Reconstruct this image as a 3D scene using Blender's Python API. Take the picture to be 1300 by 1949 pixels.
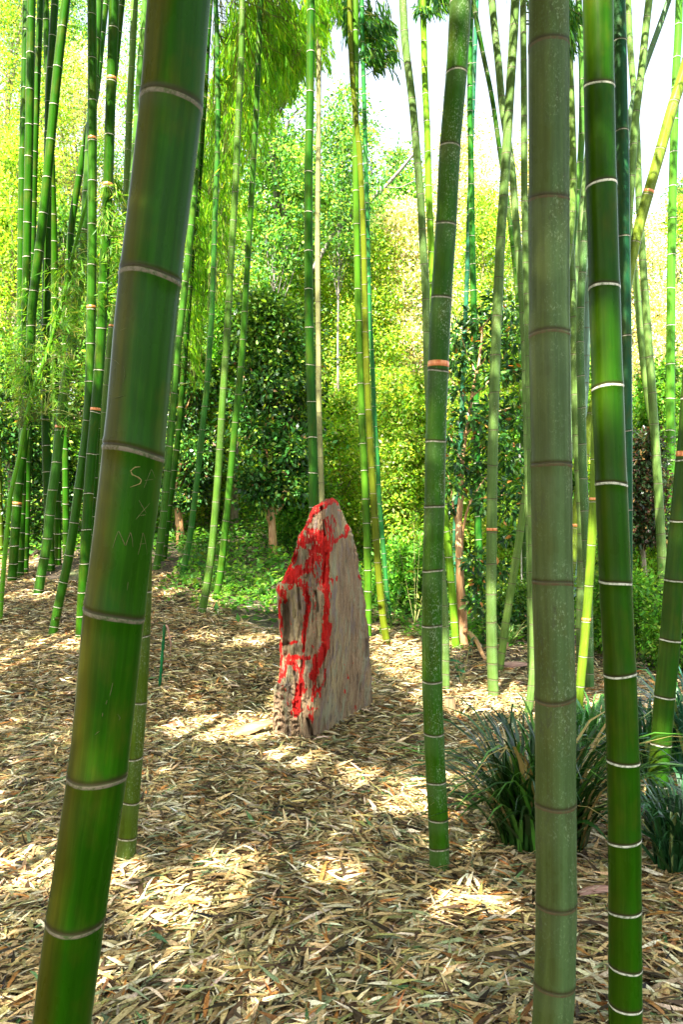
import bpy, math, random
import numpy as np
from mathutils import Vector, noise as mnoise

for o in list(bpy.data.objects): bpy.data.objects.remove(o)
C = bpy.context.scene.collection
SC = bpy.context.scene
rng = np.random.default_rng(7)
random.seed(7)

# ------------------------------------------------------------------ camera, sky, sun, exposure
F, CX, CY, HC = 1516.0, 650.0, 975.0, 1.6          # focal length in photo pixels, centre, eye height
cam_d = bpy.data.cameras.new('camera'); cam = bpy.data.objects.new('camera', cam_d); C.objects.link(cam)
cam.location = (0, 0, HC); cam.rotation_euler = (math.pi/2, 0, 0)
cam_d.sensor_fit = 'VERTICAL'; cam_d.sensor_height = 36.0; cam_d.lens = 36.0*F/1949.0
cam_d.clip_start = 0.05; cam_d.clip_end = 1000
SC.camera = cam
SUN_EL, SUN_AZ = 52.0, 203.0                       # compass: 0 = +Y, clockwise
el, az = math.radians(SUN_EL), math.radians(SUN_AZ)
SUNV = np.array([math.sin(az)*math.cos(el), math.cos(az)*math.cos(el), math.sin(el)])
w = bpy.data.worlds.new("World"); SC.world = w; w.use_nodes = True
nt = w.node_tree; nt.nodes.clear()
sky = nt.nodes.new('ShaderNodeTexSky'); sky.sky_type = 'NISHITA'; sky.sun_disc = False
sky.sun_elevation = el; sky.sun_rotation = az; sky.dust_density = 2.0; sky.air_density = 1.0
bg = nt.nodes.new('ShaderNodeBackground'); bg.inputs[1].default_value = 0.085
out = nt.nodes.new('ShaderNodeOutputWorld')
hs = nt.nodes.new('ShaderNodeHueSaturation'); hs.inputs['Saturation'].default_value = .5      # thin bright haze: whiter than clear blue
nt.links.new(sky.outputs[0], hs.inputs['Color']); nt.links.new(hs.outputs[0], bg.inputs[0]); nt.links.new(bg.outputs[0], out.inputs[0])
sl = bpy.data.lights.new('sun', 'SUN'); sl.energy = 5.0; sl.angle = math.radians(0.55); sl.color = (1, .95, .86)
so = bpy.data.objects.new('sun', sl); C.objects.link(so); so.location = (-20, -20, 40)
so.rotation_euler = Vector(-SUNV).to_track_quat('-Z', 'Y').to_euler()
vs = SC.view_settings; vs.view_transform = 'Standard'; vs.look = 'None'; vs.exposure = 3.05; vs.gamma = 1
SC.render.engine = 'CYCLES'
cy = SC.cycles
cy.max_bounces = 7; cy.diffuse_bounces = 4; cy.glossy_bounces = 2; cy.transmission_bounces = 4; cy.transparent_max_bounces = 4
cy.use_denoising = True; cy.caustics_reflective = False; cy.caustics_refractive = False
cy.sample_clamp_indirect = 6

# ------------------------------------------------------------------ terrain and projection helpers
def sstep(a, b, x):
    t = np.clip((x-a)/(b-a), 0, 1); return t*t*(3-2*t)
def terr(x, y):
    x = np.asarray(x, float); y = np.asarray(y, float)
    s = .14 + (.038-.14)*sstep(-1.6, 1.4, x)
    d = y-5.9
    soft = np.where(d > 12, 12, np.where(d > -1, (np.sqrt(d*d+.8)+d)/2, 0.0)) + 0.0
    soft = np.where((d > -1), np.minimum((np.sqrt(d*d+.8)+d)/2, 14.0), (np.sqrt(d*d+.8)+d)/2)
    b = .022*np.sin(1.9*x+.7*y)*np.cos(1.3*y-.6*x)+.012*np.sin(4.3*x-2.1*y+1)+.010*np.sin(5.7*y+1.7*x)
    dip = -.07*np.exp(-(((x+1.05)/.55)**2+((y-6.1)/.5)**2))
    far = 7*sstep(24, 110, y)
    return s*soft + b*np.clip(2-.05*y, .3, 1) + dip + far
def hit(px, py):
    """distance at which the sight line of a photo pixel meets the ground"""
    d = np.linspace(1.0, 60, 6000)
    z = HC-(py-CY)/F*d
    g = terr((px-CX)/F*d, d)+.028          # on top of the litter
    i = np.argmax(z < g)
    return float(d[i]) if (z < g).any() else 60.0
def at(px, py, d): return np.array([(px-CX)/F*d, d, HC-(py-CY)/F*d])

# ------------------------------------------------------------------ mesh helpers
def mesh(name, V, Q, mat=None, attrs=None, smooth=False):
    V = np.asarray(V, np.float32); Q = np.asarray(Q, np.int32)
    me = bpy.data.meshes.new(name); me.vertices.add(len(V)); me.vertices.foreach_set('co', V.ravel())
    k = Q.shape[1]; me.loops.add(Q.size); me.loops.foreach_set('vertex_index', Q.ravel())
    me.polygons.add(len(Q)); me.polygons.foreach_set('loop_start', np.arange(0, Q.size, k, dtype=np.int32))
    me.polygons.foreach_set('loop_total', np.full(len(Q), k, np.int32))
    if smooth: me.polygons.foreach_set('use_smooth', np.ones(len(Q), bool))
    me.update(calc_edges=True)
    for n, (t, a) in (attrs or {}).items():
        at_ = me.attributes.new(n, t, 'POINT')
        key = {'FLOAT': 'value', 'FLOAT_COLOR': 'color', 'FLOAT_VECTOR': 'vector'}[t]
        at_.data.foreach_set(key, np.asarray(a, np.float32).ravel())
    if mat: me.materials.append(mat)
    me.validate()
    return me
def obj(name, me, parent=None, loc=None):
    o = bpy.data.objects.new(name, me); C.objects.link(o)
    if parent: o.parent = parent
    if loc is not None: o.location = loc
    return o
def tag(o, label=None, cat=None, group=None, kind=None):
    if label: o['label'] = label
    if cat: o['category'] = cat
    if group: o['group'] = group
    if kind: o['kind'] = kind
    return o
def thing(name, label, cat, loc, group=None):
    o = bpy.data.objects.new(name, None); C.objects.link(o); o.location = [float(v) for v in loc]
    o.empty_display_size = .1
    return tag(o, label, cat, group)
class Geo:
    """collects quads"""
    def __init__(s): s.V = []; s.Q = []; s.n = 0; s.A = []
    def add(s, V, Q, col=None):
        V = np.asarray(V, float); s.V.append(V); s.Q.append(np.asarray(Q)+s.n); s.n += len(V)
        if col is not None: s.A.append(np.broadcast_to(np.asarray(col, float), (len(V), 4)))
    def build(s, name, mat, smooth=True, off=None):
        V = np.concatenate(s.V); 
        if off is not None: V = V-np.asarray(off)
        at_ = {'col': ('FLOAT_COLOR', np.concatenate(s.A))} if s.A else None
        return mesh(name, V, np.concatenate(s.Q), mat, at_, smooth)
def frames(P):
    T = np.gradient(P, axis=0); T /= np.linalg.norm(T, axis=1)[:, None]+1e-9
    ref = np.array([1., .02, 0]) if abs(T[len(T)//2][0]) < .8 else np.array([0, 0.02, 1.])
    A = ref-(T@ref)[:, None]*T; A /= np.linalg.norm(A, axis=1)[:, None]+1e-9
    B = np.cross(T, A); return T, A, B
def tube(P, R, seg=6, cap=True):
    P = np.asarray(P, float); R = np.asarray(R, float)*np.ones(len(P))
    T, A, B = frames(P); th = np.arange(seg)*2*math.pi/seg
    V = P[:, None]+R[:, None, None]*(np.cos(th)[None, :, None]*A[:, None]+np.sin(th)[None, :, None]*B[:, None])
    n = len(P); i = np.arange(n-1)[:, None]*seg; j = np.arange(seg)[None]; k = (j+1) % seg
    Q = np.stack([i+j, i+k, i+seg+k, i+seg+j], -1).reshape(-1, 4)
    V = V.reshape(-1, 3)
    if cap:
        c = len(V); V = np.vstack([V, P[-1:], P[:1]]); e = (n-1)*seg
        q = [[e+a, e+(a+1) % seg, e+(a+2) % seg, c] for a in range(0, seg-1, 2)]
        q += [[(a+2) % seg, (a+1) % seg, a, c+1] for a in range(0, seg-1, 2)]
        Q = np.vstack([Q, q])
    return V, Q
def unit(v): return v/(np.linalg.norm(v, axis=-1, keepdims=True)+1e-9)
def leaves6(P, D, N, L, W, fold=.15):
    """lanceolate leaves folded on the midrib. P base, D direction, N rough normal"""
    D = unit(D); S = unit(np.cross(D, N)); N2 = np.cross(S, D)
    L = L[:, None]; W = W[:, None]; f = fold if np.isscalar(fold) else fold[:, None]
    up = N2*W*f
    v = [P, P+D*L*.30+S*W*.5+up, P+D*L*.66+S*W*.40+up, P+D*L, P+D*L*.66-S*W*.40+up, P+D*L*.30-S*W*.5+up]
    V = np.stack(v, 1).reshape(-1, 3); b = np.arange(len(P))[:, None]*6
    Q = np.stack([b+np.array([[0, 1, 2, 3]]), b+np.array([[0, 3, 4, 5]])], 1).reshape(-1, 4)
    return V, Q
def leaves4(P, D, N, L, W):
    D = unit(D); S = unit(np.cross(D, N)); L = L[:, None]; W = W[:, None]
    n2 = np.cross(S, D)
    V = np.stack([P, P+D*L*.45+S*W*.5+n2*W*.12, P+D*L, P+D*L*.45-S*W*.5+n2*W*.12], 1).reshape(-1, 3)
    Q = np.arange(len(P)*4).reshape(-1, 4); return V, Q
def palette(n, cols, wts, jit=.18):
    cols = np.array(cols, float); i = rng.choice(len(cols), n, p=np.array(wts)/sum(wts))
    c = cols[i]*(1+jit*rng.standard_normal((n, 1)))*(1+.05*rng.standard_normal((n, 3)))
    return np.hstack([np.clip(c, .004, .95), np.ones((n, 1))])

# ------------------------------------------------------------------ materials
def newmat(name):
    m = bpy.data.materials.new(name); m.use_nodes = True; n = m.node_tree; n.nodes.clear()
    o = n.nodes.new('ShaderNodeOutputMaterial'); p = n.nodes.new('ShaderNodeBsdfPrincipled')
    n.links.new(p.outputs[0], o.inputs[0]); return m, n, p, o
def N(n, t, **k):
    a = n.nodes.new(t)
    for q, v in k.items(): setattr(a, q, v)
    return a
def mixc(n, a, b, f, mode='MIX'):
    m = N(n, 'ShaderNodeMix', data_type='RGBA', blend_type=mode)
    for s, v in ((6, a), (7, b), (0, f)):
        if isinstance(v, (tuple, list)): m.inputs[s].default_value = tuple(v)+((1,) if len(v) == 3 else ())
        elif isinstance(v, (int, float)): m.inputs[s].default_value = v
        else: n.links.new(v, m.inputs[s])
    return m.outputs[2]
def ramp(n, src, a, b, lo=0., hi=1.):
    r = N(n, 'ShaderNodeMapRange'); r.inputs[1].default_value = a; r.inputs[2].default_value = b
    r.inputs[3].default_value = lo; r.inputs[4].default_value = hi; n.links.new(src, r.inputs[0]); return r.outputs[0]
def mathn(n, op, a, b):
    m = N(n, 'ShaderNodeMath', operation=op)
    for s, v in ((0, a), (1, b)):
        if isinstance(v, (int, float)): m.inputs[s].default_value = v
        else: n.links.new(v, m.inputs[s])
    return m.outputs[0]
def leaf_mat(name, transl=.4, rough=.45, spec=.4, tcol=(1.25, 1.15, .35)):
    m, n, p, o = newmat(name)
    a = N(n, 'ShaderNodeAttribute', attribute_name='col')
    n.links.new(a.outputs[0], p.inputs['Base Color']); p.inputs['Roughness'].default_value = rough
    p.inputs['Specular IOR Level'].default_value = spec
    if transl > 0:
        t = N(n, 'ShaderNodeBsdfTranslucent'); n.links.new(mixc(n, a.outputs[0], tcol, 1.0, 'MULTIPLY'), t.inputs[0])
        x = N(n, 'ShaderNodeMixShader'); x.inputs[0].default_value = transl
        n.links.new(p.outputs[0], x.inputs[1]); n.links.new(t.outputs[0], x.inputs[2]); n.links.new(x.outputs[0], o.inputs[0])
    return m
M_BLEAF = leaf_mat('bamboo_leaf', .5, .42, .25, (1.7, 1.5, .5))
M_TLEAF = leaf_mat('tree_leaf', .55, .45, .22, (1.9, 1.6, .6))
M_DLEAF = leaf_mat('glossy_leaf', .3, .36, .35, (1.6, 1.4, .5))
M_GRASS = leaf_mat('grass_blade', .2, .32, .45, (1.3, 1.2, .6))
M_DRY = leaf_mat('dry_leaf', .12, .55, .2, (1.1, .9, .6))

_n = M_DRY.node_tree; _p = [q for q in _n.nodes if q.type == 'BSDF_PRINCIPLED'][0]; _a = [q for q in _n.nodes if q.type == 'ATTRIBUTE'][0]
_g = N(_n, 'ShaderNodeNewGeometry'); _q = N(_n, 'ShaderNodeTexNoise'); _q.inputs['Scale'].default_value = 110; _q.inputs['Detail'].default_value = 4; _n.links.new(_g.outputs['Position'], _q.inputs[0])
_n.links.new(mixc(_n, _a.outputs[0], (.35, .27, .2), ramp(_n, _q.outputs[0], .46, .68, 0, .8), 'MULTIPLY'), _p.inputs['Base Color'])
def bamboo_mat():
    m, n, p, o = newmat('bamboo_skin')
    tint = N(n, 'ShaderNodeObjectInfo').outputs['Color']
    cyl = N(n, 'ShaderNodeAttribute', attribute_name='cyl').outputs['Vector']
    msk = N(n, 'ShaderNodeAttribute', attribute_name='mask')
    sep = N(n, 'ShaderNodeSeparateColor'); n.links.new(msk.outputs[0], sep.inputs[0])
    def prop(k): return N(n, 'ShaderNodeAttribute', attribute_name=k, attribute_type='OBJECT').outputs['Fac']
    def noise(scale, det=4, sc=(1, 1, 1), rough=.6):
        mp = N(n, 'ShaderNodeMapping'); mp.inputs['Scale'].default_value = sc; n.links.new(cyl, mp.inputs[0])
        q = N(n, 'ShaderNodeTexNoise'); q.inputs['Scale'].default_value = scale; q.inputs['Detail'].default_value = det
        q.inputs['Roughness'].default_value = rough; n.links.new(mp.outputs[0], q.inputs[0]); return q.outputs[0]
    streak = noise(60, 4, (1, 1, .035)); fine = noise(420, 2, (1, 1, .03)); blot = noise(11, 4, (1, 1, .45)); speck = noise(150, 5, (1, 1, .6), .75)
    c = mixc(n, tint, (.085, .075, .006), mathn(n, 'MULTIPLY', ramp(n, blot, .5, .72), .4))
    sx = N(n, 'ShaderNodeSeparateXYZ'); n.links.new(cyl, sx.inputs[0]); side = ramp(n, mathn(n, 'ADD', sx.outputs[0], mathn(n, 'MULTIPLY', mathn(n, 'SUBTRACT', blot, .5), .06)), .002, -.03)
    c = mixc(n, c, (.055, .044, .003), mathn(n, 'MULTIPLY', side, prop('side')))  # olive brown on one side: reflected brown light painted into the culm colour
    c = mixc(n, c, (.0, .0, .0), ramp(n, streak, .38, .62, .28, 0.))
    c = mixc(n, c, (.12, .2, .03), mathn(n, 'MULTIPLY', ramp(n, fine, .55, .8), .07))
    # pale bloom and lichen
    li = prop('lichen'); lr = ramp(n, mathn(n, 'ADD', sx.outputs[0], mathn(n, 'MULTIPLY', blot, .05)), .0, .035, .25, 1.)
    c = mixc(n, c, (.36, .46, .29), mathn(n, 'MULTIPLY', mathn(n, 'MULTIPLY', ramp(n, speck, .54, .62), mathn(n, 'MULTIPLY', ramp(n, blot, .42, .58), lr)), li))
    c = mixc(n, c, (.28, .36, .20), mathn(n, 'MULTIPLY', mathn(n, 'MULTIPLY', sep.outputs[2], li), .12))
    stain = noise(34, 5, (1, 1, .4), .8)
    c = mixc(n, c, (.045, .05, .022), mathn(n, 'MULTIPLY', mathn(n, 'MULTIPLY', ramp(n, stain, .55, .63), ramp(n, blot, .44, .6)), prop('stain')))
    ring = mixc(n, (.085, .058, .028), (.60, .58, .44), prop('ringw'))
    rn = ramp(n, noise(70, 4, (1, 1, 1), .8), .36, .56, .25, 1.)
    c = mixc(n, c, ring, mathn(n, 'MULTIPLY', sep.outputs[0], rn))
    c = mixc(n, c, (.035, .025, .012), mathn(n, 'MULTIPLY', sep.outputs[1], .85))  # dark node line, with the shadow above the white ring painted in
    b = N(n, 'ShaderNodeBump'); b.inputs['Strength'].default_value = .18; b.inputs['Distance'].default_value = .002
    n.links.new(mathn(n, 'ADD', streak, mathn(n, 'MULTIPLY', fine, .5)), b.inputs['Height'])
    df = N(n, 'ShaderNodeBsdfDiffuse'); n.links.new(c, df.inputs[0]); n.links.new(b.outputs[0], df.inputs['Normal'])
    gl = N(n, 'ShaderNodeBsdfGlossy'); gl.inputs[0].default_value = (.8, .85, .8, 1); n.links.new(ramp(n, blot, .3, .7, .22, .42), gl.inputs['Roughness']); n.links.new(b.outputs[0], gl.inputs['Normal'])
    fr = N(n, 'ShaderNodeFresnel'); fr.inputs[0].default_value = 1.28; x = N(n, 'ShaderNodeMixShader'); n.links.new(mathn(n, 'MULTIPLY', fr.outputs[0], .42), x.inputs[0])
    n.links.new(df.outputs[0], x.inputs[1]); n.links.new(gl.outputs[0], x.inputs[2]); n.links.new(x.outputs[0], o.inputs[0]); n.nodes.remove(p)
    return m
M_BAM = bamboo_mat()
def simple_mat(name, c1, c2, scale=12, rough=.7, stretch=(1, 1, 1), bump=.3, metal=0, bd=.01):
    m, n, p, o = newmat(name); tc = N(n, 'ShaderNodeTexCoord')
    mp = N(n, 'ShaderNodeMapping'); mp.inputs['Scale'].default_value = stretch; n.links.new(tc.outputs['Object'], mp.inputs[0])
    q = N(n, 'ShaderNodeTexNoise'); q.inputs['Scale'].default_value = scale; q.inputs['Detail'].default_value = 6; n.links.new(mp.outputs[0], q.inputs[0])
    n.links.new(mixc(n, c1, c2, ramp(n, q.outputs[0], .35, .65)), p.inputs['Base Color'])
    p.inputs['Roughness'].default_value = rough; p.inputs['Metallic'].default_value = metal
    b = N(n, 'ShaderNodeBump'); b.inputs['Strength'].default_value = bump; b.inputs['Distance'].default_value = bd
    n.links.new(q.outputs[0], b.inputs['Height']); n.links.new(b.outputs[0], p.inputs['Normal'])
    return m
M_BAND = simple_mat('copper_band', (.50, .13, .03), (.75, .30, .10), 60, .35, (1, 1, .3), .3, .25)
M_CARVE = simple_mat('carving', (.26, .18, .06), (.16, .13, .03), 60, .8)
M_CARVE2 = simple_mat('carving_faint', (.075, .075, .012), (.045, .06, .006), 60, .8)
M_BARK = simple_mat('tree_bark', (.16, .12, .075), (.30, .25, .17), 8, .85, (3, 3, .6), .8, 0, .02)
M_GREYBARK = simple_mat('grey_bark', (.10, .085, .07), (.20, .18, .15), 8, .85, (3, 3, .6), .8, 0, .02)
M_ORBARK = simple_mat('smooth_orange_bark', (.36, .17, .06), (.50, .30, .14), 14, .6, (3, 3, .6), .5)
M_TWIG = simple_mat('twig', (.25, .27, .07), (.36, .33, .12), 20, .6)
M_DARKTWIG = simple_mat('dark_twig', (.10, .07, .045), (.2, .15, .09), 20, .8)
M_SHEATH = simple_mat('dry_sheath', (.16, .085, .03), (.28, .17, .07), 10, .55, (.6, 6, 6), .5)
M_SHEATH2 = simple_mat('pink_sheath', (.26, .13, .09), (.40, .24, .16), 10, .6, (.6, 6, 6), .5)
M_PALE = simple_mat('pale_stone', (.62, .52, .46), (.78, .70, .64), 20, .8)
M_RED = simple_mat('red_petal', (.65, .06, .03), (.8, .16, .10), 30, .5)
M_STUMP = simple_mat('stump_wood', (.36, .22, .10), (.55, .38, .19), 22, .7, (4, 4, .6), .5)
m, n, p, o = newmat('soil'); tc = N(n, 'ShaderNodeTexCoord')
q = N(n, 'ShaderNodeTexNoise'); q.inputs['Scale'].default_value = 30; q.inputs['Detail'].default_value = 8; n.links.new(tc.outputs['Object'], q.inputs[0])
q2 = N(n, 'ShaderNodeTexNoise'); q2.inputs['Scale'].default_value = 1.1; n.links.new(tc.outputs['Object'], q2.inputs[0])
c = mixc(n, (.02, .012, .006), (.11, .075, .04), ramp(n, q.outputs[0], .38, .68))
c = mixc(n, c, (.05, .11, .02), ramp(n, q2.outputs[0], .55, .7, 0, .4))
n.links.new(c, p.inputs['Base Color']); p.inputs['Roughness'].default_value = .95
b = N(n, 'ShaderNodeBump'); b.inputs['Distance'].default_value = .03; n.links.new(q.outputs[0], b.inputs['Height']); n.links.new(b.outputs[0], p.inputs['Normal'])
M_SOIL = m

# ------------------------------------------------------------------ ground
def ground():
    ys = np.concatenate([np.linspace(-12, 1, 14), np.linspace(1.2, 16, 150), np.linspace(16.5, 30, 30), np.linspace(32, 120, 30), [200, 400, 600]])
    xs = np.concatenate([[-500, -200, -80], np.linspace(-40, -9, 18), np.linspace(-8.5, 8.5, 170), np.linspace(9, 40, 18), [80, 200, 500]])
    X, Y = np.meshgrid(xs, ys); V = np.stack([X, Y, terr(X, Y)], -1).reshape(-1, 3)
    a, b = len(ys), len(xs); i = np.arange(a-1)[:, None]*b+np.arange(b-1)[None]
    Q = np.stack([i, i+1, i+b+1, i+b], -1).reshape(-1, 4)
    tag(obj('ground', mesh('ground', V, Q, M_SOIL, smooth=True)), kind='structure')
ground()

# ------------------------------------------------------------------ canopy gaps: the sun patches on the litter
SPOTS = []
for (px, py, rx, ry) in [(70, 1655, 130, 36), (330, 1715, 75, 45), (230, 1660, 60, 20), (450, 1640, 60, 18), (640, 1655, 60, 18), (905, 1705, 80, 24),
        (430, 1385, 120, 24), (560, 1330, 45, 60), (560, 1440, 60, 15), (770, 1510, 75, 30), (700, 1480, 50, 18), (765, 1250, 60, 45), (880, 1330, 110, 30), (985, 1330, 60, 40),
        (480, 1120, 120, 35), (330, 1110, 60, 25), (180, 1210, 80, 22), (30, 1240, 50, 30), (450, 1215, 90, 14), (620, 1590, 40, 12), (250, 1480, 30, 12), (1120, 1360, 60, 30), (1280, 1560, 40, 30),
        (850, 1230, 40, 20), (735, 1215, 40, 20), (60, 1130, 50, 12), (180, 1850, 40, 14), (500, 1890, 60, 10)]:
    d = hit(px, py); d2 = hit(px, py-ry); d3 = hit(px, py+ry)
    SPOTS.append(((px-CX)/F*d, (d2+d3)/2, rx/F*d, (d2-d3)/2+.03))
SPOTS = np.array(SPOTS)
EXTRA = [at(833, 1490, 3.5), at(862, 1110, 9.4), at(698, 1000, 9.3), at(565, 1330, 5.4), at(548, 1250, 5.4), at(530, 1380, 5.4), at(1122, 60, 2.4), at(1125, 690, 2.4), at(1115, 1100, 5.7), at(384, 1100, 9), at(600, 1020, 5.5), at(905, 1120, 9)]
def keep(P):
    """True where a canopy leaf does not stand in the way of a known sun patch"""
    k = np.ones(len(P), bool)
    t = P[:, 2]/SUNV[2]; G = P-SUNV*t[:, None]
    for _ in range(2):
        t = (P[:, 2]-terr(G[:, 0], G[:, 1]))/SUNV[2]; G = P-SUNV*t[:, None]
    wob = 1+.35*np.sin(G[:, 0]*23+G[:, 1]*7)*np.cos(G[:, 1]*19-G[:, 0]*5)
    for x, y, rx, ry in SPOTS:
        k &= ~((((G[:, 0]-x)/rx)**2+((G[:, 1]-y)/ry)**2) < wob)
    for e in EXTRA:
        v = P-e; s = v@SUNV; r = np.linalg.norm(v-s[:, None]*SUNV, axis=1); k &= ~((s > 0.3) & (r < .12*wob))
    return k

# ------------------------------------------------------------------ bamboo
BL_COL = [(.075, .20, .018), (.11, .25, .02), (.05, .15, .02), (.17, .27, .03), (.30, .26, .05)]
BL_W = [4, 3, 3, 1.2, .25]
def fans(tips, dirs, n_each, L, Wd, droop=.8, spread=.55):
    """bamboo leaves in small fans along drooping twigs"""
    n = len(tips)*n_each
    P = np.repeat(tips, n_each, 0); D = np.repeat(dirs, n_each, 0)
    t = rng.random(n)[:, None]
    P = P-unit(D)*t*.22+rng.normal(0, .012, (n, 3))
    dd = unit(D)+rng.normal(0, spread, (n, 3)); dd[:, 2] -= droop*(.4+rng.random(n))
    nn = rng.normal(0, .6, (n, 3)); nn[:, 2] += 1
    ll = L*(.6+.55*rng.random(n)); ww = Wd*(.7+.5*rng.random(n))
    return leaves6(P, dd, nn, ll, ww, .15)
def culm_geo(axis, nodes, rad, seg):
    """axis: function z-> centre; nodes: sorted z; rad: function z->radius"""
    st = []                                            # (z, radius factor, white, dark, bloom)
    prof = [(-2.0, 1, 0, 0, .35), (-.75, 1, 0, 0, .8), (-.18, 1.0, 0, 0, 1), (-.15, 1.012, 1, 0, 1), (-.045, 1.03, 1, 0, 0), (-.02, 1.02, 0, .9, 0),
            (.03, .998, 0, 1, 0), (.08, 1.02, 0, .6, 0), (.18, 1.022, 0, .15, 0), (.30, 1.0, 0, 0, 0), (1.2, .985, 0, 0, 0), (2.2, .99, 0, 0, 0)]
    nodes = list(nodes); z0 = axis[0][0]; z1 = axis[0][-1]
    st.append((z0, 1, 0, 0, 0))
    for i, z in enumerate(nodes):
        r = rad(z); lo = (nodes[i-1]+z)/2 if i else z0; hi = (nodes[i+1]+z)/2 if i+1 < len(nodes) else z1
        for u, f, wm, dm, bl in prof:
            zz = z+u*r
            if lo < zz < hi: st.append((zz, f, wm, dm, bl))
        if i+1 < len(nodes): st.append((hi, .99, 0, 0, .1))
    st.append((z1, .9, 0, 0, 0)); st = sorted(set(st)); st = np.array(st)
    z = st[:, 0]; P = np.stack([np.interp(z, axis[0], axis[1]), np.interp(z, axis[0], axis[2]), z], -1)
    e = .12; T = np.stack([(np.interp(z+e, axis[0], axis[1])-np.interp(z-e, axis[0], axis[1])), (np.interp(z+e, axis[0], axis[2])-np.interp(z-e, axis[0], axis[2])),
                           np.clip(z+e, z0, z1)-np.clip(z-e, z0, z1)], -1); T = unit(T)
    ref = np.array([1., 0, 0]); A = unit(ref-(T@ref)[:, None]*T); B = np.cross(T, A)
    th = np.arange(seg)*2*math.pi/seg; r0 = np.array([rad(q) for q in z]); R = r0*st[:, 1]
    V = P[:, None]+R[:, None, None]*(np.cos(th)[None, :, None]*A[:, None]+np.sin(th)[None, :, None]*B[:, None])
    na = np.array(nodes); nr_ = np.random.default_rng(len(nodes)+int(z1*1000)); ta, tb = nr_.normal(0, .035, len(na)), nr_.normal(0, .035, len(na))
    idx = np.abs(z[:, None]-na[None]).argmin(1); wt_ = np.exp(-np.abs(z-na[idx])/(1.4*r0+1e-6)); wt_[0] = wt_[-1] = 0
    V[:, :, 2] += (wt_*r0)[:, None]*(ta[idx][:, None]*np.cos(th)[None]*2+tb[idx][:, None]*np.sin(th)[None]*2+.02*np.sin(3*th+idx[:, None]))
    cyl = np.stack([r0[:, None]*np.cos(th)[None], r0[:, None]*np.sin(th)[None], (z[:, None]+0*th[None])], -1)
    mk = np.concatenate([np.repeat(st[:, None, 2:5], seg, 1), np.ones((len(z), seg, 1))], -1)
    n_ = len(z); i = np.arange(n_-1)[:, None]*seg; j = np.arange(seg)[None]; k = (j+1) % seg
    Q = np.stack([i+j, i+k, i+seg+k, i+seg+j], -1).reshape(-1, 4)
    return V.reshape(-1, 3), Q, cyl.reshape(-1, 3), mk.reshape(-1, 4)

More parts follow.
